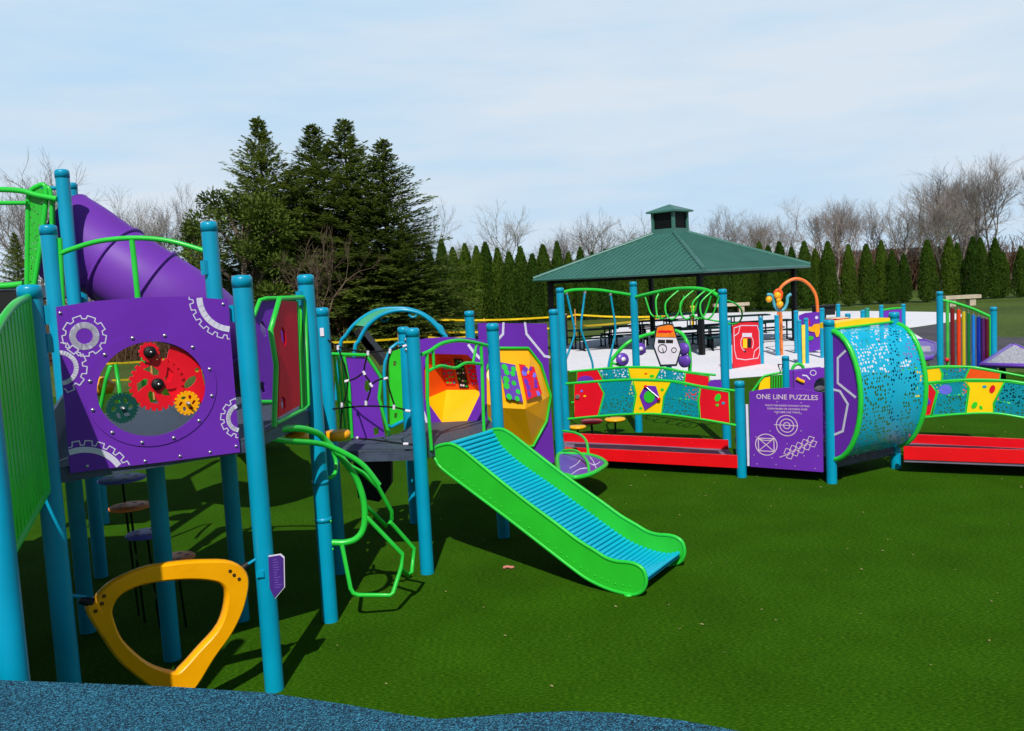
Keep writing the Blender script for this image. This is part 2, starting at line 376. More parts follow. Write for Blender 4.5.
# ---------------------------------------------------------------- ground
def sheet(name, pts, z, m, thick=0):
    b = MB(); b.prism([[(x,y) for x,y in pts]], lambda x,y,n: Vector((x,y,z+n)), -.02-thick, 0); return structure(b.build(name, m))
b = MB(); b.add([(-600,-60,-.03),(600,-60,-.03),(600,900,-.03),(-600,900,-.03)], [[0,1,2,3]]); structure(b.build('ground', FIELD))
turf = [(-14,-6),(16,-6),(20,12),G(1080,372),G(905,372),G(790,374),G(700,381),G(640,366),(-1,30),(-6,28),(-14,26)]
sheet('turf', turf, 0, TURF)
conc = [G(700,381),G(790,374),G(905,372),G(925,340),G(905,328),G(917,326.6),G(951,321.6),G(966,314.5),G(950,313),G(935,312),G(870,311),G(780,311.5),G(700,313.5),G(662,318),G(632,323),G(585,340),G(562,347),G(560,352),G(552,368),G(600,376)]
sheet('concrete_pad', conc, -.012+.016, CONC)
asph = [G(904,329),G(917,327.5),G(951,322.5),G(975,322),G(1000,337),G(1060,337),(60,36),(60,29),G(1010,345),G(985,372),G(930,372),G(925,341)]
sheet('asphalt_path', asph, -.004, ASPH)
sheet('mulch_bed', [(-40,44),(-11,41),(-3,43),(-2,48),(-11,50),(-40,52)], -.006, MULCH)
# raised rubber mound in front, with turf bank behind it
ZM = 1.05
edge_px = [(-160,676),(0,680),(80,683),(180,687),(270,693),(350,705),(405,715),(437,719),(470,717),(520,713),(570,711),(620,713),(680,720),(740,731),(800,744),(860,762)]
edge = [G(u,v,ZM) for u,v in edge_px]
b = MB(); mound = [(-7,-3)]+[(-7,edge[0][1])]+edge+[(1.7,1.5),(2.2,-3)]
b.prism([mound], lambda x,y,n: Vector((x,y,n)), ZM-.05, ZM); structure(b.build('rubber_surfacing', RUBBER))
b = MB(); top = [(-7,edge[0][1])]+edge+[(1.7,1.5),(2.2,-3)]
prof = [(0,-.052),(.1,-.09),(.5,-.40),(1.0,-.78),(1.3,-.95),(1.65,-1.062)]
rings = []
for d, dz in prof:
    ring = []
    for i, (x,y) in enumerate(top):
        q = Vector(top[min(i+1,len(top)-1)])-Vector(top[max(i-1,0)]); nn = Vector((-q.y,q.x)).normalized()
        ring.append((x+nn.x*d, y+nn.y*d, ZM+dz))
    rings.append(ring)
vs = [p for r_ in rings for p in r_]; m_ = len(top)
b.add(vs, [[i*m_+k, i*m_+k+1, (i+1)*m_+k+1, (i+1)*m_+k] for i in range(len(prof)-1) for k in range(m_-1)], smooth=True)
structure(b.build('turf_bank', TURF))
# ---------------------------------------------------------------- posts
PR = .0635
def post(parent, xy, ztop, zbase=-.02, r=PR, m=None, cap=True, name='post', bolts=()):
    m = m or TEAL
    x, y = xy; b = MB()
    b.lathe((x,y,0), [(r,zbase),(r,ztop-.06)], 20); o = b.build(name, m, parent)
    c = MB(); rc = r*1.04
    c.lathe((x,y,0), [(r*.9,ztop-.075),(rc,ztop-.075),(rc,ztop-.02),(rc*.93,ztop-.006),(rc*.7,ztop+.003),(.001,ztop+.006)], 20); c.build('post_cap', m, o)
    return o
def clamp(parent, xy, z, ang):
    b = MB(); x, y = xy; M = Matrix.Rotation(ang,3,'Z')
    b.box((x+math.cos(ang)*(PR+.012), y+math.sin(ang)*(PR+.012), z), .03,.05,.11, ang); return b.build('clamp', TEAL, parent)
def bolt(parent, p, axis, r=.009, m=None, name='bolt'):
    b = MB(); b.lathe(p, [(r,-.002),(r,.003),(r*.7,.007),(.0005,.009)], 8, axis); return b.build(name, m or STEEL, parent)
P0=(at(20,600,3.88).x-.0635,3.88); P1=(-2.69,5.0); P2=(-3.57,7.0); T1=(-4.13,8.45); T2=(-5.06,10.55); P211=(-2.34,7.08); P240=(-1.72,5.76)
P307=(-1.58,6.96); P322=(-1.73,8.18); DK=(-2.64,6.36); P408=(-.89,8.04); P489=(-.18,9.09); P405=(-1.19,9.85); P472=(-.53,11.7); P548=(.62,12.45)
P558=(.84,14.4); P633=(2.12,15.0); P722=(3.21,13.27); P740=(2.90,11.25); P829=(3.86,10.68); P893=(4.92,11.30)
# ================================================================ PLAY TOWER (left)
tower = thing('play_tower', 'tall left play tower on teal posts with purple gear panel and slatted green barrier', 'play structure', (-2.7,5.9,0))
for xy, zt in ((P0,2.95),(P1,2.78),(P2,3.29),(T1,3.93),(T2,4.09),(P211,at(210,222,7.08).z),(P240,2.79),(P307,2.80),(P322,at(321,308,8.18).z)): post(tower, xy, zt)
post(tower, DK, 1.58)
post(tower, (-5.6,8.2), 3.95); post(tower, (-4.6,4.1), 2.9)
ZA = 1.68
def deckpoly(parent, pts, z, th=.16, name='deck', m=None, trim=True):
    b = MB(); b.prism([pts], lambda x,y,n: Vector((x,y,n)), z-.012, z); d = b.build(name, m or DECK, parent)
    e = MB(); n = len(pts)
    for i in range(n):
        a = Vector((*pts[i],0)); c = Vector((*pts[(i+1)%n],0)); L = (c-a).length; mid = (a+c)/2; d_ = (c-a).normalized()
        nn = Vector((d_.y,-d_.x,0)); ctr = mid-nn*.02
        e.box((ctr.x,ctr.y,z-.014-th/2), L-.03,.035,th, math.atan2(d_.y,d_.x))
    e.build('deck_frame', DECKD, d); return d
deckpoly(tower, [(-2.72,4.98),(-1.76,5.74),(-1.60,6.95),(-1.78,8.1),(-3.3,8.25),(-3.6,7.05)], 1.73, .08)
deckpoly(tower, [(-8,3.75),(-2.40,3.90),(-2.74,4.98),(-3.6,7.0),(-4.15,8.4),(-8,8.4)], 1.66, .12)  # deck carried far left out of view to deepen the shade below
kp = Pl((-2.75,5.1), P2, 0); plate(kp, [[(.05,1.66),(kp.L-.1,1.66),(kp.L-.1,1.97),(.05,1.97)]], DECKD, 'kick_plate', tower)
plate(Pl((-8,3.9),(-4.9,3.9),0), [[(0,1.7),(3,1.7),(3,2.7),(0,2.7)]], DGREEN, 'unseen_side_barrier', tower)  # barrier added out of view to keep sky light from under the deck
bk = Pl((-3.4,8.3),(-1.85,8.15),0)
b = MB(); b.tube([bk.w(u,v) for u,v in ((96,430),(106,380),(110,366),(116,364),(121,400),(128,430))], .02, 8, False)
b.tube([bk.w(u,v) for u,v in ((173,430),(177,380),(172,352))], .028, 8); b.tube([bk.w(u,v) for u,v in ((145,430),(143,352))], .022, 8, False); b.build('back_barrier', GREEN, tower)
b = MB(); b.lathe(at(99,386,9.0), [(.001,-.1),(.12,-.08),(.16,0),(.1,.08),(.001,.1)], 14); b.build('step_pod', AMBER, tower)
# upper platform
deckpoly(tower, [(-5.65,8.2),(-4.15,8.5),(-5.0,10.4),(-6.3,10.2)], 2.86, .1, name='upper_deck')
# gear panel between P1 and P240
gp = Pl(P1, P240, .0)
outl = gp.px([(56,307),(95,301),(140,297.5),(185,296.5),(227,299.5),(239.5,452),(170,461),(110,468),(70,473)])
wc = gp.on(152.5,388.5); e1 = gp.on(206,388.5); e2 = gp.on(152.5,436.5)
wr = (e1[0]-wc[0]); wz = (wc[1]-e2[1])
hole = circ(wc, wr, 40, wz)
gpan = plate(gp, [outl, hole], PURPLE, 'gear_panel', tower, -.01, .01)
b = MB(); b.prism([circ(wc, wr*1.2, 40, wz*1.2), circ(wc, wr*.985, 40, wz*.985)], gp.to3, .0105, .016); wf = b.build('window_ring', PURPLE, gpan)
b = MB()   # shallow clear dome
rr = 6; vs = []; fs = []
for i in range(rr+1):
    a = i/rr*math.pi/2
    for k in range(32):
        t = 2*math.pi*k/32; vs.append(gp.to3(wc[0]+wr*math.cos(a)*math.cos(t), wc[1]+wz*math.cos(a)*math.sin(t), -.028-.06*math.sin(a)))
for i in range(rr):
    for k in range(32): fs.append([i*32+k, i*32+(k+1)%32, (i+1)*32+(k+1)%32, (i+1)*32+k])
b.add(vs, fs, smooth=True); b.build('window_pane', CLEAR, gpan)
for k in range(12):
    a = 2*math.pi*(k+.5)/12; bolt(gpan, gp.to3(wc[0]+wr*1.12*math.cos(a), wc[1]+wz*1.12*math.sin(a), .017), gp.n, .011)
for u,v in ((60,313),(223,304),(236,446),(210,452),(180,456),(145,461),(87,466)): bolt(gpan, gp.w(u,v,.0105), gp.n, .010)
S = wr/53   # metres per photo pixel on this panel
def g_gear(c_px, r_px, teeth, m, holes, n, name='gear', hub=None, hubr=0, depth=.14):
    c = gp.on(*c_px, n); b = MB(); r = r_px*S
    hs = []
    for k in range(holes):
        a = 2*math.pi*k/holes; hs.append(circ((c[0]+r*.52*math.cos(a), c[1]+r*.52*math.sin(a)), r*.21, 10, r*.13, a+.9))
    b.prism([gear(c, r, teeth, depth)]+hs, gp.to3, n-.008, n+.008); o = b.build(name, m, gpan)
    if hub: 
        h = MB(); h.lathe(gp.to3(c[0],c[1],n+.008), [(hubr*S,0),(hubr*S,.02),(hubr*S*.7,.03),(.001,.032)], 14, gp.n); h.build('hub', hub, o)
        bolt(o, gp.to3(c[0],c[1],n+.04), gp.n, .008)
    return o
c = gp.on(157,384,-.005); r = 27*S
b = MB(); hs = []
for k in range(5):
    a = 2*math.pi*k/5; hs.append([(c[0]+q*r*math.cos(a+t), c[1]+q*r*math.sin(a+t)) for q,t in ((.36,0),(.5,.12),(.72,.5),(.74,.95),(.5,.75),(.34,.6))])
b.prism([gear(c, r, 26, .1)]+hs, gp.to3, -.012, -.002); big = b.build('gear', RED, gpan)
h = MB(); h.lathe(gp.to3(c[0],c[1],-.002), [(6*S,0),(6*S,.02),(3*S,.03),(.001,.032)], 12, gp.n); h.build('hub', BLACK, big); bolt(big, gp.to3(c[0],c[1],.03), gp.n, .009)
g_gear((149,352), 10, 12, RED, 0, .010, hub=BLACK, hubr=6)
g_gear((187,403), 12.5, 18, AMBER, 6, .010, hub=STEEL, hubr=2)
g_gear((122,408), 15, 26, DTEAL, 6, .010, hub=STEEL, hubr=2, depth=.1)
lf = [gp.on(u,v,-.02) for u,v in ((170,345),(186,350),(200,366),(205,388),(203,402),(190,410),(178,405),(168,392),(164,370))]
hl = [circ(gp.on(190,382,-.02), 8*S, 12, 4*S, .7), circ(gp.on(183,398,-.02), 4*S, 10, 2.4*S, .2), circ(gp.on(197,370,-.02), 2.4*S, 8)]
b = MB(); b.prism([lf]+hl, gp.to3, -.024, -.015); b.build('leaf_plate', RED, gpan)
# pale gear drawings
from_poly = outl
def inpoly(p, poly):
    x, y = p; c_ = False; n = len(poly)
    for i in range(n):
        x1,y1 = poly[i]; x2,y2 = poly[i-1]
        if (y1 > y) != (y2 > y) and x < (x2-x1)*(y-y1)/(y2-y1)+x1: c_ = not c_
    return c_
orn = MB()
for (u,v,rg,ri,ro,tt) in ((84,336,19.5,7.5,13,9),(59,368,24,12.5,16.5,12),(82,490,47.5,36,41.5,26),(230,298,43,29.5,35.5,24),(240,417.5,21.5,11,15.5,12)):
    c = gp.on(u,v); ins = lambda p: inpoly(p, outl)
    big_ = []
    for x,y in [(a_,b_) for a_,b_ in gear(c, rg*S, tt, .16 if rg < 30 else .09)]: big_.append((x,y))
    pts = []
    for i in range(len(big_)):
        p, q = big_[i], big_[(i+1)%len(big_)]
        for k in range(3): pts.append((p[0]+(q[0]-p[0])*k/3, p[1]+(q[1]-p[1])*k/3))
    stroke(orn, gp, pts, .006, .0102, .0118, True, ins)
    rm = (ri+ro)/2*S; ww = (ro-ri)*S
    stroke(orn, gp, circ(c, rm, 72), ww, .0102, .0118, True, ins)
orn.build('gear_drawing', GREYL, gpan)
# slatted green barrier P0-P1
sb = Pl(P0, P1, 0)
L = sb.L
fr = MB()
topc = [(.07,2.42),(.35,2.56),(.75,2.67),(1.1,2.71),(L-.08,2.70)]
fr.tube([sb.to3(x,z) for x,z in topc], .022); fr.tube([sb.to3(.07,1.50),sb.to3(L-.08,1.62)], .022, smooth=False)
fr.tube([sb.to3(.07,1.50),sb.to3(.07,2.42)], .02, smooth=False); fr.tube([sb.to3(L-.08,1.62),sb.to3(L-.08,2.70)], .02, smooth=False)
bar = fr.build('slatted_barrier', GREEN, tower)
sl = MB(); cc = crom([Vector((x,z,0)) for x,z in topc], 8)
k = 0; x = .11
while x < L-.1:
    zt = min(cc, key=lambda q: abs(q.x-x)).y
    zb = 1.50+.12*(x-.07)/(L-.15)
    o_ = sb.to3(x,(zt+zb)/2); ang = math.atan2(sb.u.y,sb.u.x); sl.box(o_, .050,.016,zt-zb-.02, ang); x += .078
sl.build('slats', DGREEN, bar)
for z in (2.62,2.50): bolt(tower, Vector((P1[0]+.01,P1[1]-PR-.001,z)), (0,-1,0), .014)
for z in (2.66,2.5): clamp(tower, P1, z-.05, math.atan2(.6,.8)); 
clamp(tower, P240, 2.55, math.pi*.95); clamp(tower, P2, 2.6, 0)
for xy, z in ((P307,2.62),(P211,2.9)): clamp(tower, xy, z, -2.2)
# upper green barrier (perforated hoops) by T1
up1 = Pl((-6.3,8.55), T1, .0)
b = MB(); b.prism([up1.px([(28,193),(31,189),(37,187),(46,190),(32,296),(27,282)])], up1.to3, -.004, .004); u1 = b.build('perforated_barrier', PERFG, tower)
fr = MB(); fr.tube([up1.w(u,v) for u,v in ((27,292),(28,215),(29,195),(36,187),(46,189),(42,235),(32,300))], .024)
fr.tube([up1.w(u,v) for u,v in ((52,258),(51,195),(45,188))], .02)
fr.build('barrier_frame', GREEN, u1)
b = MB(); b.prism([up1.px([(47,192),(52,196),(53,240),(47,240)])], up1.to3, -.05, -.044); b.build('perforated_sheet', PERFG, u1)
rl = MB(); rl.tube([up1.w(u,v,.05) for u,v in ((-40,190),(0,189.5),(22,191),(36,195),(57,199))], .026); rl.build('top_rail', GREEN, tower)
rl = MB(); rl.tube([up1.w(u,v,.05) for u,v in ((-40,203),(0,203),(27,203))], .02); rl.build('second_rail', GREEN, tower)
rl = MB(); rl.tube([up1.w(u,v,-.1) for u,v in ((36,186),(45,188),(58,188))], .02); rl.build('cross_rail', TEAL, tower)
bp_ = Pl((-6.4,8.1),(-4.3,8.35),0)
plate(bp_, [bp_.px([(-60,292),(22,290),(19,300),(20,342),(-60,344)])], BLACK, 'black_panel', tower)
rl = MB(); rl.tube([bp_.w(u,v,.02) for u,v in ((-60,286),(0,286),(23,284))], .03); rl.build('green_sill', GREEN, tower)
# arched rail P2-P211 with strut
ar = Pl(P2, P211, 0)
rl = MB(); rl.tube([ar.w(u,v) for u,v in ((60,254),(72,249),(100,241),(135,238),(170,241),(205,251))], .02)
rl.tube([ar.w(u,v) for u,v in ((132,240),(135,268),(138,300),(140,330))], .022, smooth=False); rl.tube([ar.w(u,v) for u,v in ((60,238),(61,262),(64,330))], .018)
rl.build('arched_rail', GREEN, tower)
# entry frame with red panel P240-P307
er = Pl(P240, P307, 0)
plate(er, [er.px([(281,301),(295.5,302),(299,405),(277,417.5),(278.5,365),(271.5,330)]), [er.on(u,v) for u,v in ((281,326),(284,332),(285,342),(283,347),(280.5,340),(279.5,331))], [er.on(u,v) for u,v in ((281,396),(284,399),(284.5,408),(282,411),(279.5,404))]], DRED, 'red_panel', tower)
fr = MB(); fr.tube([er.w(u,v,.0) for u,v in ((303,297.5),(279.5,298.5),(270.5,330),(276,365),(274,427))], .019, smooth=False)
fr.tube([er.w(u,v) for u,v in ((305,300),(308,405),(304,409),(276,423))], .017, smooth=False)
fr.tube([er.w(u,v) for u,v in ((297,301),(301,408))], .014, smooth=False)
fr.build('entry_frame', GREEN, tower)
b = MB()
for u0 in (300.5,303.5): b.tube([er.w(u0,301,-.04),er.w(u0+4,408,-.04)], .012, smooth=False)
b.build('green_bars', DGREEN, tower)
# purple panel P211-P322
pr_ = Pl(P211, P322, 0)
plate(pr_, [pr_.px([(262,301.5),(280,300.5),(290,306),(290,399),(262,400),(252,400),(250,325)]), [pr_.on(u,v) for u,v in ((259,322),(262,321),(266,328),(267,335),(264,337),(260,331))], [pr_.on(u,v) for u,v in ((260,381),(264,383),(266,392),(262,393),(259,387))]], PURPLE, 'purple_panel', tower)
fr = MB(); fr.tube([pr_.w(u,v,.03) for u,v in ((254,316),(260,300),(266,298.5),(300,297.5))], .018, smooth=False); fr.build('panel_frame', GREEN, tower)
fr = MB(); fr.tube([pr_.w(u,v,.03) for u,v in ((252,402),(276,402))], .018, smooth=False); fr.build('lower_rail', GREEN, tower)
# stepping pods between decks
for u,v,Y,rad in ((297,436,7.15,.10),(337,434,7.72,.12)):
    p = at(u,v,Y); b = MB(); b.lathe(p, [(.02,-.06),(rad*.8,-.05),(rad,-.02),(rad,.012),(rad*.85,.028),(.001,.03)], 18); s_ = b.build('step_pod', AMBER, tower)
    q = MB(); q.cyl(p-V(0,0,.04), V(P307[0],P307[1],p.z-.04) if u < 310 else V(P322[0],P322[1],p.z-.04), .02); q.build('arm', TEAL, s_)
b = MB(); c = at(322,332,8.11); b.box(c, .035,.004,.075); b.build('white_tag', WHITE, tower)
# ================================================================ TUBE SLIDE
tp = [at(66,238,9.0),at(84,246,9.0),at(112,262,9.0),at(152,287,9.0),at(190,311,9.15),V(-3.16,9.75,2.2),V(-3.2,10.7,1.88),V(-3.6,12.0,1.42),V(-4.1,13.5,.95),V(-4.55,15.0,.52),V(-4.65,15.6,.45)]
tub = thing('tube_slide', 'purple enclosed tube slide curling down from the tallest tower posts', 'slide', (-4.2,10.5,0))
cp_ = crom(tp, 8)
segn = len(cp_)-1; cuts = [0,17,24,31,38,48,58,68,segn]
for i in range(len(cuts)-1):
    pts = cp_[cuts[i]:cuts[i+1]+1]
    b = MB(); b.ring_sweep(pts, [.475-.075*k_/(len(pts)-1) for k_ in range(len(pts))] if i == 0 else .40, 36, caps=False); 
    if i: 
        t = (pts[1]-pts[0]).normalized(); b.lathe(pts[0], [(.40,-.012),(.425,-.012),(.425,.012),(.40,.012)], 36, t)
    o_ = b.build('tube_section', TUBEP, tub)
b = MB(); b.cyl(tp[7]-V(0,0,.38), V(tp[7].x,tp[7].y,0), .04); b.build('support_leg', TEAL, tub)

# ================================================================ HANGING AMBER LOOP
lp = Pl(P1, P240, .0)
lo = thing('balance_loop', 'amber rounded triangular loop slung low between two teal posts beneath the gear panel', 'climbing loop', (*lp.to3(.6,0)[:2],0))
outer = [(85,610),(93,599),(110,582),(140,568),(170,562),(202,559.5),(232,561),(247,575),(244,602),(232,630),(213,657),(197,683),(185,694),(165,694),(148,685),(120,663),(103,640)]
inner = [(112,607),(120,594),(142,584),(175,579.5),(203,579.5),(220,584),(225,597),(218,624),(197,648.5),(180,667),(172,670.5),(148,662),(123,640),(113,618)]
def loopring(pl, o_px, i_px, half):
    O = [pl.on(*p) for p in o_px]; I = [pl.on(*p) for p in i_px]
    O = [(q.x,q.y) for q in crom([Vector((*p,0)) for p in O], 4, True)]; I = [(q.x,q.y) for q in crom([Vector((*p,0)) for p in I], 4, True)]
    b = MB()
    def off(lp_, d):
        n = len(lp_); out = []
        for i in range(n):
            t = Vector(lp_[(i+1)%n])-Vector(lp_[i-1]); t.normalize(); out.append((lp_[i][0]-t.y*d, lp_[i][1]+t.x*d))
        return out
    # cross-section: rounded via stacked rings
    for (L_, sg) in ((O, 1), (I, -1)):
        n = len(L_); rings = []
        ar_ = sum(L_[i][0]*L_[(i+1)%n][1]-L_[(i+1)%n][0]*L_[i][1] for i in range(n)); s_ = 1 if ar_ > 0 else -1
        for dn, dd in ((-half,.014),(-half*.75,.003),(0,0),(half*.75,.003),(half,.014)):
            o2 = off(L_, dd*s_*sg); rings.append([pl.to3(x,y,dn) for x,y in o2])
        vs = [p for r_ in rings for p in r_]
        fs = [[i*n+k, i*n+(k+1)%n, (i+1)*n+(k+1)%n, (i+1)*n+k] for i in range(4) for k in range(n)]
        if s_*sg < 0: fs = [f[::-1] for f in fs]
        b.add(vs, fs, smooth=True)
    sO = 1 if sum(O[i][0]*O[(i+1)%len(O)][1]-O[(i+1)%len(O)][0]*O[i][1] for i in range(len(O))) > 0 else -1
    sI = 1 if sum(I[i][0]*I[(i+1)%len(I)][1]-I[(i+1)%len(I)][0]*I[i][1] for i in range(len(I))) > 0 else -1
    O2 = off(O,.014*sO); I2 = off(I,-.014*sI)
    b.prism([O2,I2], pl.to3, -half+.0003, half-.0003)
    return b
loopring(lp, outer, inner, .042).build('loop_body', AMBER, lo)
for (u,v) in ((104,596),(102,603.5),(95.5,611),(230,571),(234,575),(239,579)):
    b = MB(); b.lathe(lp.w(u,v,.0425), [(.011,0),(.011,.004),(.004,.004)], 10, lp.n); b.build('bolt_hole', BLACK, lo)
for (u,v,d) in ((89,600,-1),(241,568,1)):
    p = lp.w(u,v); b = MB(); b.cyl(p-V(d*.02,0,.02), p+lp.u*d*.05+V(0,0,.015), .03, .022); b.build('rubber_joint', BLACK, lo)
for (u,v,X) in ((86,597,P1),(243,567,P240)):
    p = lp.w(u,v); q = V(X[0],X[1],p.z+.05); b = MB(); b.cyl(p, q, .010); b.build('bracket', TEAL, lo)
# small purple sign on P240
sp_ = Pl((P240[0]-.05,P240[1]-.10),(P240[0]+.16,P240[1]-.04),0)
sg = thing('small_sign', 'small purple sign plate with pale edge clipped to a front teal post', 'sign', (P240[0]+.07,P240[1]-.08,0))
ol = sp_.px([(268.5,556),(281,554),(284.5,557),(285,587),(275,599),(270,589)])
plate(sp_, [ol], WHITE, 'backing', sg, -.012, .0); pf = plate(sp_, [[(x*.94+.0022*2,(y-ol[0][1])*.95+ol[0][1]-.006) for x,y in ol]], mat('sign_purple',(70,38,130),.45), 'face', sg, .0004, .006)
b = MB(); b.box(sp_.to3(.05, ol[0][1]-.12, -.04), .05,.06,.04); b.build('clip', TEAL, sg)
b = MB(); rnd = random.Random(3); cx_ = sum(x for x,_ in ol)/6; 
for k in range(12):
    zz = ol[0][1]-.03-k*.017; stroke(b, sp_, [(cx_-.022,zz),(cx_-.022+rnd.uniform(.02,.045),zz)], .003, .006, .0072)
b.build('sign_lines', mat('sign_violet',(128,90,190),.5), pf)
# ================================================================ BAR CLIMBER
cl = thing('bar_climber', 'twisting green tube ladder of bent hexagonal loops hanging off a teal post', 'climber', (-1.3,6.95,0))
def pxt(pts, r, m=None, name='tube', parent=None, smooth=True, sub=5):
    b = MB(); b.tube([at(u,v,Y) for u,v,Y in pts], r, 10, smooth, sub); return b.build(name, m or GREEN, parent)
pxt([(266,436,6.25),(281,429.5,6.35),(300,428.5,6.55),(317,433,6.72),(326,441,6.82),(345,462,6.92),(357,480,6.98),(364,503,7.0),(364,526,7.0),(357,538,6.98),(345,542.5,6.97),(331,542.5,6.96)], .026, name='spine', parent=cl)
pxt([(264,437,6.1),(289,441,6.4),(322,444,6.7),(347,454.5,6.8),(364,466,6.85),(379,485,6.9)], .022, name='hand_rail', parent=cl)
pxt([(347,464,6.95),(363,473,7.0),(378,487,7.1),(391.4,511,7.2),(391.4,519.5,7.25),(386,526,7.2),(363,503,7.0)], .018, name='rung_loop', parent=cl, smooth=False)
pxt([(390,522,7.2),(393,525,7.22),(414,548,7.35),(411.6,572,7.3),(408,575.5,7.25),(401,567.5,7.1)], .018, name='rung_loop', parent=cl, smooth=False)
pxt([(365.5,516,7.0),(402.5,554,7.1),(401.5,567,7.1),(393,593,6.95),(390,595.5,6.95),(358,595,6.9),(353,593,6.9),(350.5,588,6.9),(342,545,6.95)], .018, name='rung_loop', parent=cl, smooth=False)
pxt([(333,452,7.1),(336,462,7.1),(335.5,472,7.05),(331,477.5,7.0),(326,478,6.98)], .016, name='hook', parent=cl)
for v in (484,523):
    b = MB(); z = 2.65-(v-294)*6.96/883; b.lathe((P307[0],P307[1],z), [(PR+.001,-.018),(PR+.004,-.018),(PR+.004,.018),(PR+.001,.018)], 20); b.build('band', TEAL, cl)
for z in (.83,.60): bolt(cl, V(P307[0]+PR,P307[1]-.02,z), (1,0,0), .012, GREEN)
# ================================================================ DISC CLIMBER under tower
dc = thing('disc_climber', 'stepping discs in blue and orange spiralling down in the shade beneath the tower', 'climber', (-2.9,6.9,0))
dpos = []; STEMM = mat('stem_dark_green', (18,40,22), .8, .1)
for (u,v,z,rad,m) in ((122,478,1.2,.19,BLUESTEP),(130,506,1.0,.165,OSTEP),(147,533,.8,.165,BLUESTEP),(176,557,.6,.15,OSTEP)):
    x,y = G(u,v,z); p = V(x,y,z); dpos.append(p); b = MB(); b.lathe(p, [(.03,-.022),(rad*.95,-.018),(rad,-.012),(rad,0),(rad*.95,.006),(.001,.006)], 24); o_ = b.build('step_disc', m, dc)
    for k in range(5):
        a = k*2*math.pi/5+.3; h = MB(); h.lathe(p+V(math.cos(a)*rad*.55,math.sin(a)*rad*.55,.0075), [(.02,0),(.001,.0005)], 10); h.build('disc_hole', BLACK, o_)
for i,p in enumerate(dpos):
    b = MB(); b.cyl(p-V(0,0,.02), V(p.x+.02,p.y+.03,0), .010, seg=8); b.build('stem', STEMM, dc)
# ================================================================ MIDDLE PLATFORM
mid = thing('middle_platform', 'low middle play platform with dark deck, purple seat panel and arched green entry rail', 'play structure', (-.9,8.9,0))
post(mid, P408, 2.29); post(mid, P489, 2.25); post(mid, P405, at(404,327,9.85).z)
ZG = 1.17
deckpoly(mid, [(-1.66,8.16),(-.89,8.06),(-.2,9.06),(-.28,9.62),(-1.1,9.65),(-1.2,9.0),(-1.9,8.6)], ZG, .09)
hp = Pl(P408, P489, 0)
h = MB(); h.tube([hp.w(u,v) for u,v in ((422,354.5),(430,351),(442,343.5),(458,340.5),(472,342),(487,345.5))], .019)
h.tube([hp.w(u,v) for u,v in ((427,372),(440,366),(455,368),(466,363),(481,364))], .016)
h.tube([hp.w(u,v) for u,v in ((427,353.5),(427.5,400),(431.5,450))], .017, smooth=False); h.tube([hp.w(u,v) for u,v in ((481,346),(482,365),(484,434))], .017, smooth=False)
h.tube([hp.w(u,v) for u,v in ((433,350),(434,369))], .014, smooth=False); h.tube([hp.w(u,v) for u,v in ((476.5,344),(473,363))], .014, smooth=False)
h.build('entry_rail', GREEN, mid)
# pods
def mosaic(parent, quad, n, base, cols, seed, cnt=16):
    """quad: four world points; plate with round pieces"""
    A,B,C,D = quad; b = MB()
    nn = (B-A).cross(D-A).normalized()
    if nn.y > 0: nn = -nn
    b.add([p+nn*.004 for p in quad]+[p-nn*.004 for p in quad], [[0,1,2,3],[7,6,5,4],[0,4,5,1],[1,5,6,2],[2,6,7,3],[3,7,4,0]])
    o_ = b.build('mosaic_window', base, parent); rnd = random.Random(seed); done = []
    rows = max(2, int(round(math.sqrt(cnt*1.7)))); cols_n = max(2, cnt//rows)
    for i in range(rows):
        for j in range(cols_n):
            s = (j+.5+rnd.uniform(-.25,.25))/cols_n; t = (i+.5+rnd.uniform(-.25,.25))/rows
            p = A.lerp(B, s).lerp(D.lerp(C, s), t); r = (B-A).length/cols_n*rnd.uniform(.28,.42)
            c_ = rnd.choice(cols); q = MB(); pr = [(r,0),(r,.0012),(.0005,.0013)]
            q.lathe(p+nn*.004, pr, 7, nn); done.append((c_, q))
    for c_ in cols:
        mm = MB()
        for cc_, q in done:
            if cc_ is c_: mm.add(q.v, q.f, smooth=True)
        if mm.v: mm.smooth = [False]*len(mm.f); mm.build('mosaic_pieces', c_, o_)
    return o_
p1 = Pl(P405,(-.22,9.55),0)
o1 = p1.px([(412,341),(425,338.5),(445,337),(470,338),(486,341.5),(487,434),(455,438),(416,436)])
pod_b = [(428,353.5),(467.5,354.5),(475.5,362),(480,395),(465.6,424.5),(441.6,422.4),(425,399),(424,370)]
bnd = p1.px(pod_b)
sp1 = plate(p1, [o1, bnd], PURPLE, 'seat_panel', mid)
ridge = [p1.to3(*p1.on(429,386),-.02), p1.w(455,384,-.34), p1.to3(*p1.on(478,388),-.02)]
Bw = [p1.to3(x,y,-.01) for x,y in bnd]
rm = p1.to3(*[(bnd[7][0]+bnd[3][0])/2, p1.on(455,392)[1]], -.36)
rL = p1.to3(bnd[7][0]+.12, p1.on(440,392)[1]-.02, -.34); rR = p1.to3(bnd[3][0]-.1, p1.on(470,392)[1]-.02, -.34)
tL = p1.to3(bnd[0][0]+.04, bnd[0][1]-.03, -.24); tR = p1.to3(bnd[1][0]-.02, bnd[1][1]-.03, -.24)
b = MB(); b.add([Bw[0],Bw[1],tR,tL,rL,rR,Bw[2],Bw[3],Bw[7],Bw[6]], [[0,1,2,3],[3,2,5,4],[1,6,7,5,2],[0,3,4,9,8]][0:2]+[[1,6,2],[6,7,5,2],[0,3,8],[8,3,4,9]]); b.build('seat_back', ORANGE, sp1)
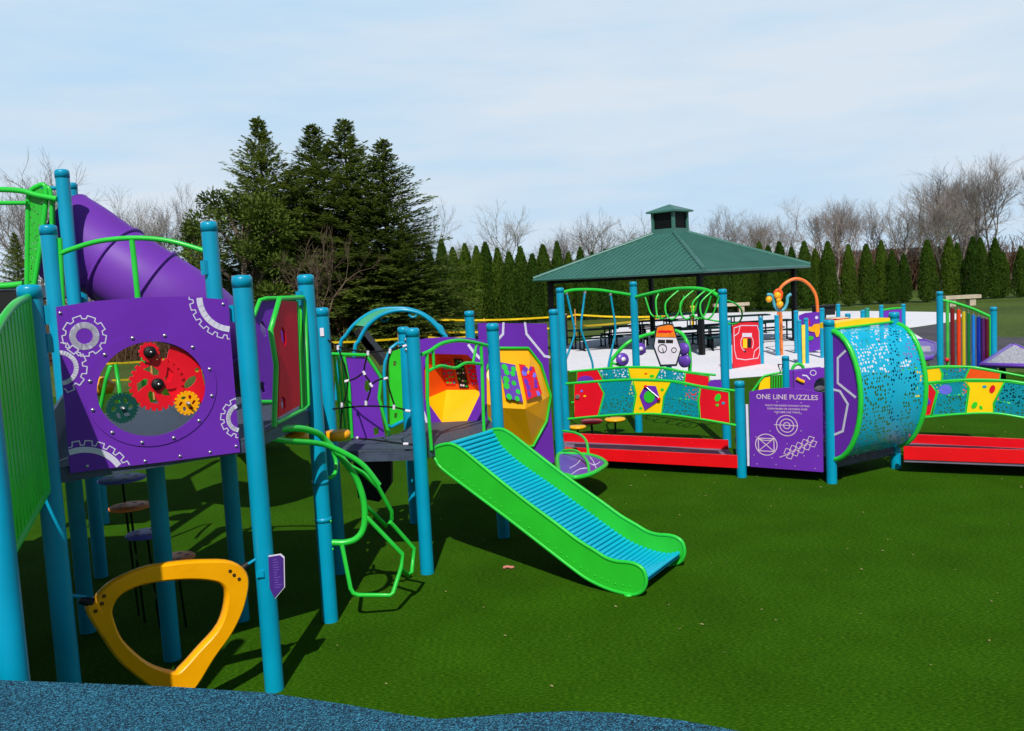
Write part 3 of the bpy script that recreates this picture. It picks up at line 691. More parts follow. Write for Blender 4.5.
b = MB(); b.add([rL,rR,Bw[3],Bw[4],Bw[5],Bw[6]], [[0,1,4],[1,2,3],[1,3,4],[0,4,5]]); b.build('seat_shell', YPOD, sp1)
def lerpq(A,B,C,D,s0,s1,t0,t1,n):
    f_ = lambda s,t: A.lerp(B,s).lerp(D.lerp(C,s),t)+n
    return [f_(s0,t0),f_(s1,t0),f_(s1,t1),f_(s0,t1)]
nq = p1.n*.01
mosaic(sp1, lerpq(tL,tR,rR,rL,.02,.30,.18,.85,nq), 0, RED, [GREEN,PERFP,LGREEN], 1)
mosaic(sp1, lerpq(tL,tR,rR,rL,.40,.66,.12,.95,nq), 0, BLACK, [GREEN,LGREEN,WHITE], 2)
mosaic(sp1, lerpq(tL,tR,rR,rL,.76,1.0,.18,.85,nq), 0, DRED, [BLUESTEP,TEAL], 3)
b = MB(); stroke(b, p1, p1.px([(469,345),(474,352),(480,358)]), .03, .0105,.0125); b.build('octagon_drawing', GREYL, sp1); b = MB(); stroke(b, p1, p1.px([(424,412),(428,424),(434,430)]), .03, .0105,.0125); b.build('octagon_drawing', GREYL, sp1)
# far barriers of middle platform
fb = Pl((-1.95,8.6), (-1.15,9.02), 0)
plate(fb, [fb.px([(345,357.5),(364,357),(379,377),(378,400),(385,438),(352,440),(350,385)]), fb.px([(365,380),(369,381),(370,390),(367,393),(364,388)]), fb.px([(373,428),(378,427),(379,434),(374,436)])], PURPLE, 'purple_panel', mid)
fr = MB(); fr.tube([fb.w(u,v,.02) for u,v in ((328,354),(366,355),(381,377),(379,398),(391,441))], .018, smooth=False)
for u in (334,338,342): fr.tube([fb.w(u,355,.01),fb.w(u+8,432,.01)], .014, smooth=False)
fr.tube([fb.w(u,v,.02) for u,v in ((344,356),(349,384),(352,438))], .016, smooth=False)
fr.build('green_frame', GREEN, mid)
plate(fb, [fb.px([(389,352),(400,349),(403,420),(390,425)]), fb.px([(393,361),(396,361),(396,366),(393,366)]), fb.px([(394,413),(397,413),(397,418),(394,418)])], DGREEN, 'green_panel', mid)
fr = MB(); fr.tube([fb.w(u,v,.02) for u,v in ((404,343),(397,343.5),(391,348),(385,362),(384,372),(386,424),(391,427),(403,421))], .017, smooth=False); fr.build('teal_frame', TEAL, mid)
for u,v in ((406,340),(406.5,350)): bolt(mid, at(u,v,9.78), (0,-1,0), .02)
up_ = Pl((-1.6,8.95),(-.9,8.9),0)
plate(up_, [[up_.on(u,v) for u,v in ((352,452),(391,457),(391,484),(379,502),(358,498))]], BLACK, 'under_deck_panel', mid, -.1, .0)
# ================================================================ ROPE NET
nt_ = thing('rope_climber', 'black rope net with white couplers strung between two teal posts', 'rope climber', (-1.3,8.1,0))
nl = Pl(P322, P408, .03)
def rope(pts): 
    b = MB(); b.tube([nl.w(u,v) for u,v in pts], .008, 6, True, 3); b.build('rope', ROPE, nt_)
for pts in ([(325,338),(338,346.5),(352,350),(368,352),(390,350),(404,346)], [(338,347),(348,381),(342,408)], [(342,408),(340,430)], [(368,352),(364,372),(371,385),(366,404)], [(390,350),(387,378),(395,407)],
            [(348,381),(356,378),(364,372)], [(371,385),(378,380),(387,378)], [(326,409.5),(342,408),(366,406),(395,407.5),(410,411.5)], [(353,438),(375,440),(404,444),(415,445)]): rope(pts)
for (u,v,du,dv) in ((324,337.5,3,1.2),(405,346,-3,1),(338,347.5,0,3.5),(368,353,0,3.5),(390,351,-.5,3.5),(347,381,3.2,-1),(364,373,1.5,3),(371,385,2,3),(386,378.5,3,-1),(342,405,0,3.5),(366,403,0,3.5),(394,407,0,3.5),(328,409.5,4,0),(408,411,-4,-.5),(356,438,4,-.4),(406,444,-4,0)):
    b = MB(); b.cyl(nl.w(u-du/1.6,v-dv/1.6,.004), nl.w(u+du/1.6,v+dv/1.6,.004), .0135, seg=8); b.build('coupler', WHITE, nt_)
# ================================================================ ROLLER SLIDE
sA = Vector((-.72,8.22,0)); sB = Vector((.97,7.13,0)); npl = Pl((sA.x,sA.y),(sB.x,sB.y),0)
rs = thing('roller_slide', 'bright green slide with cyan roller bed running down to the turf', 'slide', (.2,8.1,0))
side_px = [(431,453),(434,449.5),(439,446.5),(450,444.6),(461,449.5),(480,465),(502,483),(530,505),(557,525),(578,541),(595,551.5),(606,558.5),(617,562),(628,563),(636,565),(643,570),(645.7,577),(646,584),(643,591),(637,594.5),(630.7,595),(620,593),(608.8,589.6),(596,584),(584,577.3),(570,567),(556.8,556.8),(530,536),(502,514.4),(470,490.5),(441.9,469),(436.4,461)]
side = npl.px(side_px)
mz = min(z for x,z in side); side = [(x, z+max(0,.01-mz)) for x,z in side]
WID = .85
for n_ in (0, -WID):
    o_ = plate(npl, [side], LGREEN, 'side_panel', rs, n_-.008, n_+.008)
    b = MB(); b.tube([npl.to3(x,z,n_) for x,z in side], .017, 8, True, 3, True); b.build('rim', GREEN, o_)
    # perforation dots along the near sheet
    if True:
        d = MB(); low = side[20:31][::-1]
        low = [(q.x,q.y) for q in crom([Vector((*p,0)) for p in low], 6)]
        acc = 0
        for i in range(1,len(low)):
            acc += math.dist(low[i],low[i-1])
            if acc > .06:
                acc = 0
                bolt(o_, npl.to3(low[i][0], low[i][1]+.072, n_+.0085), npl.n, .006, DGREEN, 'rivet')
lowf = sorted([p for p in side[19:31]], key=lambda p: p[0])
bed = [(.10, ZG+.0)] ; 
prof_ = crom([Vector((x,z+.095,0)) for x,z in [(side[30][0]+.1, side[30][1]-.02)]+lowf[1:-1]+[(side[17][0]-.03, side[19][1]+.02)]], 10)
prof_ = [Vector((.03,ZG-.01,0))]+[p for p in prof_ if p.x > .12]
# evenly spaced rollers
acc = 0; last = prof_[0]; roller_mesh = None; pos = [prof_[0]]
for p in prof_[1:]:
    seg_ = (p-last).length; d0 = 0
    while acc+seg_-d0 >= .046:
        d0 += .046-acc; acc = 0; pos.append(last.lerp(p, d0/seg_))
    acc += seg_-d0; last = p
off = ROOTLOC[rs.name]
rb = MB(); aL = npl.n*-.012; bL = npl.n*-(WID-.012)
rb.cyl(off+aL, off+bL, .0205, seg=10); RM = mat('roller_cyan', (0,176,208), .35, .5, .03, 4)
proto = rb.build('roller', RM, rs)
for i, p in enumerate(pos):
    o_ = proto if i == 0 else proto.copy()
    if i: COL.objects.link(o_); o_.parent = rs
    o_.location = npl.to3(p.x, p.y)-off
bt = MB()
for i in range(len(prof_)-1):
    a_, c_ = prof_[i], prof_[i+1]
    bt.add([npl.to3(a_.x,a_.y-.03,-.01),npl.to3(c_.x,c_.y-.03,-.01),npl.to3(c_.x,c_.y-.03,-WID+.01),npl.to3(a_.x,a_.y-.03,-WID+.01)], [[0,1,2,3]])
bt.build('bed_tray', mat('tray_dark_teal',(0,96,120),.5), rs)
for n_ in (0,-WID):
    b = MB(); p = side[20]; b.cyl(npl.to3(p[0]-.02,p[1],n_), npl.to3(p[0]-.02,0,n_), .018); b.lathe(npl.to3(p[0]-.02,0,n_), [(.04,0),(.04,.012),(.001,.013)], 12); b.build('foot', GREEN, rs)
b = MB(); b.box(npl.to3(.0,ZG-.07,-WID/2), .03, WID, .14, math.atan2(npl.u.y,npl.u.x)); b.build('mounting_plate', GREEN, rs)
# ================================================================ SECOND SEAT PANEL (purple, yellow pod)
p2 = Pl(P472, P548, 0)
sd = thing('climbing_seat_panel', 'purple wall panel with bulging yellow seat pod behind the green slide', 'play panel', (*p2.to3(.6,0)[:2],0))
post(sd, P472, at(471,311,11.7).z); post(sd, P548, at(552.5,309.5,12.45).z)
o2 = p2.px([(478,323),(546.5,323.5),(550,400),(554,462),(540,470),(482,470)])
pod2 = [(495,348),(527,348),(539.5,364),(549.5,395),(545.5,421),(532,446),(500,450),(488,420),(484,372)]
pan2 = plate(p2, [o2], PURPLE, 'wall_panel', sd)
B2 = [p2.to3(*p2.on(u,v),.011) for u,v in pod2]
q1 = p2.to3(*p2.on(503,408,.33),.33); q2 = p2.to3(*p2.on(525,409,.33),.33); q3 = p2.w(545,399,.10); q0 = p2.w(487,404,.12)
iTL = p2.w(498,358,.06); iTR = p2.w(530,358,.06)
b = MB(); VV = B2+[q0,q1,q2,q3,iTL,iTR]   # 0..8 , q0=9 q1=10 q2=11 q3=12 iTL=13 iTR=14
b.add(VV, [[0,1,14,13],[1,2,14],[2,12,11,14],[13,14,11,10],[0,13,8],[8,13,10,9],[2,3,12],[9,10,7],[7,10,6],[10,11,5,6],[11,12,4,5],[12,3,4],[8,9,7]])
pd = b.build('seat_pod', YPOD, pan2)
b = MB(); b.tube([p2.to3(*p2.on(u,v),.03) for u,v in pod2], .02, 8, False, 1, True); b.build('pod_rim', LGREEN, pan2)
nn2 = p2.n*.02
mosaic(pd, [p2.w(u,v,n) for u,v,n in ((499,362,.10),(515,365,.10),(523,402,.34),(506,398,.34))], 0, PURPD, [GREEN,LGREEN], 5, 14)
mosaic(pd, [p2.w(u,v,n) for u,v,n in ((519,364,.10),(534,367,.09),(542,394,.20),(527,400,.33))], 0, RED, [BLUESTEP,PURPLE], 6, 14)
b = MB(); stroke(b, p2, p2.px([(503,323),(502.5,334),(497,340)]), .035, .0105,.0125); b.build('octagon_drawing', GREYL, pan2); b = MB(); stroke(b, p2, p2.px([(524.5,323),(526,334),(535,345),(544,356),(549,357)]), .035, .0105,.0125)
b.build('octagon_drawing', GREYL, pan2)
# leaf step
ls = thing('leaf_step', 'low purple leaf-shaped step with green rim and hoops beside the slide', 'step', (.8,10.7,0))
rim = [(560,476),(566.5,475),(574.7,477.5),(591,474),(603.4,467),(605.8,463),(599,458),(588,455),(572,454),(558,455)]
pts = [V(*G(u,v,.38),.38) for u,v in rim]
b = MB(); b.tube(pts, .028, 10, True, 4, True); b.build('rim', GREEN, ls)
b = MB(); cpx = [(q.x,q.y) for q in crom(pts,4,True)]; b.prism([cpx], lambda x,y,n: V(x,y,n), .365, .385); pl_ = b.build('top_plate', PURPD, ls)
b = MB(); hz = Pl((0,0),(1,0)); 
for ln in ([(570,468),(577,464),(581,459)], [(572,474),(580,469),(588,468)], [(588,462),(594,465),(600,462)], [(590,457),(593,461),(596,468)]):
    w3 = [V(*G(u,v,.387),.387) for u,v in ln]; b.tube(w3, .006, 5, True, 3)
b.build('leaf_veins', GREYL, pl_)
for hp_ in ([(563,431),(574.7,432.7),(583,437),(587,443.7),(588.4,455)], [(563,450.5),(574.7,450.5),(583,456),(587.7,463),(589,472)]):
    e_ = V(*G(*hp_[-1],.38),.38); s_ = at(*hp_[0], 12.35 if hp_[0][1] < 440 else 11.4); n_ = len(hp_)
    w3 = [at(u,v, s_.y+(e_.y-s_.y)*i/(n_-1)) for i,(u,v) in enumerate(hp_)]; b = MB(); b.tube(w3, .018); b.build('hoop', GREEN, ls)
for xy in ((.62,10.75),):
    b = MB(); b.cyl(V(*xy,.36), V(*xy,0), .03); b.build('leg', TEAL, ls)
# ================================================================ BRIDGE 1
br = thing('arched_bridge', 'long red ramp bridge with arched colourful barriers between slide and puzzle panel', 'bridge', (1.9,12.6,0))
post(br, P558, at(558,288,14.4).z); post(br, P722, 2.40); post(br, P740, 1.25)
def ramp(parent, A, B, A2, B2_, z, dz=0.0):
    """A-B near edge, A2-B2 far edge (ground xy)"""
    b = MB(); b.prism([[A,B,B2_,A2]], lambda x,y,n: V(x,y,n), z-.03, z); d = b.build('ramp_deck', mat('ramp_grey_deck',(112,104,124),.7,bump=.3), parent)
    for (p,q,k0,k1) in ((A,B,.125+dz,.29+dz),(A2,B2_,.08,.30)):
        pp = Pl(p,q,0); e = plate(pp, [[(0,k0),(pp.L,k0),(pp.L,k1),(0,k1)]], RAMPRED, 'kerb_board', d, -.018, .014)
        for k in range(3):
            bolt(e, pp.to3(pp.L*(.2+.3*k),.23+dz,.0145), pp.n, .009, RAMPRED)
    return d
nA=(.70,12.42); nB=(2.88,11.22); fA=G(562,432.8,.30); fB=G(728,440,.30)
ramp(br, nA, nB, fA, fB, .17)
deckpoly(br, [(2.9,11.35),(3.84,10.78),(4.05,12.0),(3.25,12.9)], .24, .1, name='landing')
def barrier(parent, pl, panels, top, bot, ext=()):
    fr = MB(); fr.tube([pl.to3(*p,.0) for p in top], .018, 8, True, 5); fr.tube([pl.to3(*p,.0) for p in bot], .018, 8, True, 5)
    ob = fr.build('barrier_rail', GREEN, parent)
    for poly, m in panels:
        o_ = plate(pl, [poly], m, 'barrier_panel', ob, -.007, .007)
        dv = MB(); dv.tube([pl.to3(*p,.004) for p in poly], .011, 6, False, 1, True); dv.build('edging', GREEN, o_)
    return ob
bn = Pl(P548, P740, 0.03)
nearp = [([(574.4,383.7),(598,381.8),(604,393.3),(598,416.3),(574.4,418)], RED), ([(599,381.5),(632.5,380),(635.7,394.4),(632.5,413.8),(599,416),(604.5,393.3)], PERFP),
 ([(633.5,380.2),(671,381.4),(663.7,396.6),(661.5,413.8),(633.5,413.6),(636.5,394.4)], YELLOW), ([(671.6,381.7),(700,387),(698,401),(699.6,418),(662,414),(664.3,396.6)], PERFP), ([(701.3,387.5),(729,392),(730.3,424),(700.5,418.5),(699,401)], RED)]
npn = [(bn.px(p),m) for p,m in nearp]
ntop = bn.px([(566,383.7),(600,381.2),(632.5,379.6),(673,381.2),(701,386.5),(737,391)]); nbot = bn.px([(568,419),(600,416),(632.5,414),(662.6,414.2),(699,418.8),(737,425.5)])
bnr = barrier(br, bn, npn, ntop, nbot)
bf = Pl((.78,14.2),(3.1,13.3),0)
def remap(p): x,z = p; return (x/bn.L*bf.L, z-.02)
bfr = barrier(br, bf, [([remap(q) for q in p], m) for p,m in npn], [remap(p) for p in ntop], [remap(p) for p in nbot])
# decorations
def deco(pl, poly_px, m, name, parent, n1=.012, n0=.0075, holes=None): return plate(pl, [pl.px(poly_px)]+([pl.px(h_) for h_ in holes] if holes else []), m, name, parent, n0, n1)
def ell(u,v,a,b_,n=14,rot=0): return circ((u,v),a,n,b_,rot)
bnp = list(bnr.children)
def child_at(i): return [c_ for c_ in bnr.children if c_.name.startswith('barrier_panel')][i]
yel = child_at(2)
deco(bn, [(645.4,385.4),(656,386),(660.5,399.8),(645.4,410),(640,395.5)], PURPLE, 'hexagon_frame', yel, .022)
deco(bn, ell(650,396.5,5.5,6), LGREEN, 'green_knob', yel, .03, .0225)
b = MB(); b.cyl(bn.w(646,387,.035), bn.w(659,398,.035), .008); b.build('spinner_bar', STEEL, yel)
for u,v in ((645.5,386.5),(659,399)): 
    b = MB(); b.sphere(bn.w(u,v,.035), .024, 10, 6); b.build('red_bead', RED, yel)
deco(bn, ell(641,408,1.7,1.2), DGREEN, 'leaf_mark', yel); deco(bn, ell(662.5,389.5,1.8,1.4), DGREEN, 'leaf_mark', yel)
rdp = child_at(4); deco(bn, ell(718,397.5,2.8,4,14,.4), DGREEN, 'leaf_mark', rdp); deco(bn, ell(717.5,405,1.6,1.3), DGREEN, 'leaf_mark', rdp); deco(bn, ell(723.5,403,1.6,1.3), TEAL, 'leaf_mark', rdp)
rdp = child_at(0); deco(bn, ell(578,396.5,2.2,2), STEEL, 'steel_knob', rdp, .03); deco(bn, ell(585,396,1.4,.8), YELLOW, 'leaf_mark', rdp); deco(bn, ell(582,391,1.3,1.1), BLUESTEP, 'leaf_mark', rdp)
rf = [c_ for c_ in bfr.children if c_.name.startswith('barrier_panel')]
deco(bf, ell(586,381,8.5,5.5), PURPLE, 'purple_disc', rf[0], .02); deco(bf, ell(716,384,8,4.5), PURPLE, 'purple_disc', rf[4], .02)
deco(bf, ell(652,376,2.4,1.6), DGREEN, 'leaf_mark', rf[2]); deco(bf, ell(646,373.5,1.6,.8), ORANGE, 'leaf_mark', rf[2])
# ================================================================ OVERHEAD POLES (P558-P633)
ov = thing('swing_pole_run', 'green overhead rail carrying three kinked teal poles in front of the picnic tables', 'overhead climber', (1.5,14.7,0))
post(ov, P633, 2.57)
op = Pl(P558, P633, 0)
b = MB(); b.tube([op.w(u,v) for u,v in ((561,293.5),(568,291),(578,289.8),(597,290),(615,292.5),(630,294.8))], .028); b.build('top_rail', GREEN, ov)
for pts in (((566.5,293),(570.7,311),(574.5,330),(573,340),(565,362),(564,372),(566,400)), ((585,292),(583,308),(581,326),(583,336),(591,358),(593,370),(593,400)), ((610.5,294),(613,310),(615.5,328),(614,340),(609.5,360),(608.5,370),(610,400))):
    b = MB(); b.tube([op.w(u,v) for u,v in pts], .018, 8, True, 3); o_ = b.build('hanging_pole', TEAL, ov)
    b = MB(); b.cyl(op.w(pts[0][0],pts[0][1]-2), op.w(pts[0][0],pts[0][1]+1.5), .024, seg=8); b.build('socket', STEEL, o_)
# loop ladder
ll = thing('overhead_ladder', 'curved green overhead ladder of hanging loop rungs left of the red panel', 'overhead climber', (2.7,14.2,0))
def Yl(u): return 15.0+(13.3-15.0)*(u-633)/(722-633)
b = MB(); b.tube([at(u,v,Yl(u)) for u,v in ((636,297),(650,293.6),(665,290.4),(680,288.6),(698,288.6),(711,291.6),(720,297.5))], .030); b.build('top_rail', GREEN, ll)
for u,dx in ((645,-14),(659,-1),(679,4),(694,6),(706,8),(714,10)):
    ur = u+2
    if u == 645: pts = ((645,296),(647,303),(650,312),(653,316),(657,317.5),(661,316))
    elif u == 659: pts = ((659,293),(656,300),(656.5,311),(658,317),(663,318.5),(668,315))
    else: pts = ((u+1,289.5),(u-6,295),(u-13,302.5),(u-13.5,311),(u-11,317),(u-6,319),(u-1,314),(u+3,303),(u+5,296))
    b = MB(); b.tube([at(p,q,Yl(u)-.25*i/len(pts)) for i,(p,q) in enumerate(pts)], .014, 8); b.build('loop_rung', GREEN, ll)
b = MB(); b.tube([at(u,v,13.3+i*.12) for i,(u,v) in enumerate(((727,300.5),(735,303.5),(741,309),(742,316),(739,322),(732,324),(722,322),(700,318),(690,316)))], .014, 8); b.build('end_loop', GREEN, ll)
# ================================================================ PUZZLE PANEL
pz = Pl(P740, P829, .02)
pzo = thing('puzzle_panel', 'purple panel titled one line puzzles with pale line drawings, between two teal posts', 'play panel', (*pz.to3(.55,0)[:2],0))
po = pz.px([(749.5,391.5),(765,389),(785,387.6),(803,388.8),(822.5,393),(823.5,472),(800,470.3),(775,468.3),(750.5,466.5)])
pb = plate(pz, [po], PURPLE, 'board', pzo, -.01, .01)
MPP = (pz.on(822,430)[0]-pz.on(750,430)[0])/72   # metres per photo px
b = MB(); wln = .011
c = pz.on(787,425.5)
for rr_ in (3.2,6.8,10.5): stroke(b, pz, circ(c, rr_*MPP, 28, rr_*MPP*1.0), wln*.9, .0105,.0125, True)
stroke(b, pz, pz.px([(774.5,424.5),(798,425.8)]), wln*.8, .0105,.0138)
b.build('target_drawing', CREAM, pb); b = MB()
c2 = pz.on(766.5,444.5); stroke(b, pz, circ(c2, 11*MPP, 32), wln, .0105,.0125, True)
sq = pz.px([(758.5,438),(774,438.5),(774.5,451.5),(759,450.5)]); stroke(b, pz, sq, wln, .0105,.0138, True); stroke(b, pz, [sq[0],sq[2]], wln*.9, .0105,.0142); stroke(b, pz, [sq[1],sq[3]], wln*.9, .0105,.0146)
stroke(b, pz, circ((c2[0],c2[1]+.085), 8*MPP, 16, 2.5*MPP)[9:16], wln, .0105,.0125)
b.build('crossed_circle_drawing', CREAM, pb); b = MB()
x0,y0 = pz.on(786,455); ux = Vector(pz.on(815,440))-Vector((x0,y0)); ux /= 5; uy = Vector((-ux.y,ux.x))*.95
for k in range(5):
    for j in (-.5,.5):
        ctr = Vector((x0,y0))+ux*(k+.5)+uy*j*.75
        dm = [ctr+ux*.62, ctr+uy*.55+ux*.1, ctr-ux*.62, ctr-uy*.55-ux*.1]; stroke(b, pz, [(q.x,q.y) for q in dm], wln*.7, .0105,.0125+.0004*k, True)
stroke(b, pz, pz.px([(780,457),(783.5,455.8),(786,455)]), wln*.8, .0105,.0125)
b.build('diamond_chain_drawing', CREAM, pb)
for u,v in ((756,437),(787,444),(777,402),(801,403),(777,414),(801,414),(754,455),(757,464),(776,464.5),(795,466),(815,468.5),(772,458),(804,456),(818,456),(801,431),(770,431)):
    bolt(pb, pz.w(u,v,.0105), pz.n, .006, CREAM)
def text(body, pl, u, v, size, m, name, parent, align='CENTER', bold=0.0, n=.0105, sx=1.0, rotd=0.0):
    cu = bpy.data.curves.new(name, 'FONT'); cu.body = body; cu.size = size; cu.align_x = align; cu.align_y = 'CENTER'; cu.extrude = .0008; cu.offset = bold; cu.resolution_u = 2
    to = bpy.data.objects.new(name+'_tmp', cu); COL.objects.link(to)
    dg = bpy.context.evaluated_depsgraph_get(); me = bpy.data.meshes.new_from_object(to.evaluated_get(dg)); COL.objects.unlink(to); bpy.data.objects.remove(to)
    x0,y0 = pl.on(u,v,n); b = MB(); ca, sa = math.cos(rotd), math.sin(rotd)
    b.add([pl.to3(x0+(q.co.x*ca-q.co.y*sa)*sx, y0+q.co.x*sa+q.co.y*ca, n+.0008+q.co.z) for q in me.vertices], [list(p.vertices) for p in me.polygons])
    return b.build(name, m, parent)
text('ONE LINE PUZZLES', pz, 786.5,397.3, .088, CREAM, 'title_lettering', pb, bold=.0008, sx=1.0)
for i, t_ in enumerate(('TRACE THE SHAPES WITHOUT LIFTING','YOUR FINGER OR CROSSING OVER','THE SAME LINE TWICE')):
    text(t_, pz, 787,405.8+i*3.3, .031, CREAM, 'instruction_lettering', pb, bold=.0003)
b = MB(); b.box((P740[0]+.08,P740[1]-.03,.55), .03,.03,.8); b.build('mounting_strip', GREYL, pzo)
# ================================================================ TUNNEL
tn = thing('barrel_tunnel', 'perforated cyan barrel tunnel with green rims and yellow roof strip', 'tunnel', (4.6,11.2,0))
post(tn, P829, 2.01); post(tn, P893, at(889.5,312.5,11.3).z)
A = Vector((*P829,0)); Bv = Vector((*P893,0)); d = (Bv-A).normalized(); nrm = Vector((d.y,-d.x,0)); Lt = (Bv-A).length
ZC, RZ, BU = 1.09, .80, .43
def arc(k, N): a = -math.pi/2+math.pi*k/N; return (BU*math.cos(a), ZC+RZ*math.sin(a)*.99)
N = 28; vs = []; fs = []; uvs = []; NS = 10
for i in range(NS+1):
    for k in range(N+1):
        q = arc(k,N); vs.append(A+d*(Lt*i/NS)+nrm*q[0]+V(0,0,q[1])); uvs.append((i/NS*Lt, k/N*2.2))
for i in range(NS):
    for k in range(N): fs.append([i*(N+1)+k, (i+1)*(N+1)+k, (i+1)*(N+1)+k+1, i*(N+1)+k+1])
b = MB(); b.add(vs, fs, uvs, True); b.build('barrel_shell', PERFT, tn)
rw = Pl((A.x-nrm.x*.95,A.y-nrm.y*.95),(Bv.x-nrm.x*.95,Bv.y-nrm.y*.95),0); plate(rw, [[(0,.33),(rw.L,.33),(rw.L,.95),(0,.95)]], PURPLE, 'rear_wall', tn)
for i, off_ in ((0,0),(1,Lt)):
    b = MB(); b.tube([A+d*off_+nrm*(arc(k,16)[0]+.01)+V(0,0,arc(k,16)[1]) for k in range(17)], .032, 10, False); b.build('rim', GREEN, tn)
epl = Pl((A.x,A.y),(A.x+nrm.x,A.y+nrm.y),0)
loop = [(arc(k,24)[0], arc(k,24)[1]) for k in range(25)]
b = MB(); b.prism([[(x,z) for x,z in loop]], epl.to3, -.012,.012); ep = b.build('end_panel', PURPLE, tn)
sgn = 1 if (Vector((0,0,0))-A).dot(epl.n) > 0 else -1
b = MB()
for ln in ([(834.5,389.5),(840.5,391),(848.5,404),(843.5,431),(834,435)], [(856,397),(838.5,383),(838.5,358),(846,351)]):
    b = MB(); P_ = [epl.on(u,v) for u,v in ln]; stroke(b, epl, P_, .028, *((.0125,.015) if sgn > 0 else (-.015,-.0125))); b.build('octagon_drawing', GREYL, ep)
yt = Pl((A.x,A.y),(Bv.x,Bv.y),0)
zt = ZC+RZ
b = MB(); NN = 12; vs = []; 
for i in range(NN+1):
    x = .10+(Lt-.2)*i/NN; z = zt+.02+.018*math.sin(math.pi*i/NN)
    for (nn_, zz) in ((.02,z-.01),(.015,z+.055),(-.22,z+.055),(-.22,z-.01)): vs.append(yt.to3(x,zz,nn_))
fs = [[i*4+k, (i+1)*4+k, (i+1)*4+(k+1)%4, i*4+(k+1)%4] for i in range(NN) for k in range(4)]+[[3,2,1,0],[NN*4,NN*4+1,NN*4+2,NN*4+3]]
b.add(vs, fs); b.build('roof_strip', YELLOW, tn)
b = MB(); b.tube([yt.to3(.05,zt+.005,.02),yt.to3(Lt-.05,zt+.02,.02)], .016, smooth=False); b.build('roof_edging', GREEN, tn)
deckpoly(tn, [tuple((A+nrm*.02)[:2]), tuple((Bv+nrm*.02)[:2]), tuple((Bv-nrm*1.0)[:2]), tuple((A-nrm*1.0)[:2])], .32, .12)

# ================================================================ BRIDGE 2
b2 = thing('right_bridge', 'second red ramp bridge with yellow and teal barrier panels right of the barrel tunnel', 'bridge', (6.2,11.4,0))
pl2 = Pl((4.95,11.15),(7.35,10.0),0.0)
nB2 = [([(921,385),(931,384),(936.6,392),(931,415),(921,416)], RED), ([(931.9,383.8),(964.6,380.8),(968,388),(965.4,413.4),(932.5,415),(937.6,392)], PERFP), ([(966.6,381.3),(1004,381.3),(993.3,403.5),(993.3,413.4),(966.2,413),(969.4,388)], YELLOW), ([(1005,381.7),(1024,384.3),(1046,388),(1044,402),(1046,421),(1024,417.5),(994,413.4),(994,403.5)], PERFP), ([(1047,388.5),(1075,393),(1075,427),(1047,421.5),(1045,402)], RED)]
np2 = [(pl2.px(p),m) for p,m in nB2]
t2 = pl2.px([(915,385),(923.5,383.4),(962,380),(1003,380.6),(1024,383.2),(1046,387),(1085,394)]); o2_ = pl2.px([(912,419),(923.5,417.5),(962,413.9),(995,413.4),(1024,417.8),(1046,421.5),(1085,430)])
r2 = barrier(b2, pl2, np2, t2, o2_)
c2_ = [c_ for c_ in r2.children if c_.name.startswith('barrier_panel')]
deco(pl2, [(922,394),(928,397),(931,402),(927,406),(922,403)], PURPLE, 'purple_disc', c2_[0], .018)
deco(pl2, ell(945.5,389.5,6.5,5), BLUESTEP, 'blue_disc', c2_[1], .0095)
deco(pl2, ell(992.3,389,2.8,4.2,14,.35), RED, 'leaf_mark', c2_[2]); deco(pl2, ell(984.5,386.5,2.2,1.3), TEAL, 'leaf_mark', c2_[2]); deco(pl2, ell(974.5,405,2.6,3.8,14,.6), DGREEN, 'leaf_mark', c2_[2]); deco(pl2, ell(981,407.3,1.4,2.3,12,-.5), DGREEN, 'leaf_mark', c2_[2])
pf2 = Pl((5.55,12.85),(7.75,11.95),0)
def remap2(p): return (p[0]/pl2.L*pf2.L, p[1]-.03)
r2f = barrier(b2, pf2, [([remap2(q) for q in p], m) for p,m in ((np2[1][0],YELLOW),(np2[2][0],PERFP),(np2[3][0],ORANGE))], [remap2(p) for p in t2], [remap2(p) for p in o2_])
ra = ramp(b2, (4.88,10.97), (7.3,9.80), G(908,434,.30), tuple(Vector(G(908,434,.30))+(Vector(G(1024,439,.30))-Vector(G(908,434,.30)))*1.75), .18, .06)
post(b2, (7.05,11.85), at(1026,366,11.85).z); post(b2, (7.4,10.1), 1.25)
# ================================================================ STOOLS behind bridge
for (u,v,rad,m,lb) in ((577.5,426.5,.14,YPOD,'small yellow disc stool nearest the leaf step behind the bridge'),(591.5,421,.19,RED,'red disc stool between two yellow ones behind the bridge'),(615,419,.18,YPOD,'yellow disc stool on a black stem, right of the red stool')):
    x,y = G(u,v,.24); s_ = thing('disc_stool', lb, 'stool', (x,y,0), 'disc stools behind the bridge')
    b = MB(); b.lathe((x,y,0), [(.03,.2),(rad*.9,.205),(rad,.225),(rad,.24),(rad*.9,.255),(.001,.258)], 22); b.build('seat', m, s_)
    b = MB(); b.cyl(V(x,y,.2), V(x,y,0), .018); b.build('stem', BLACK, s_)
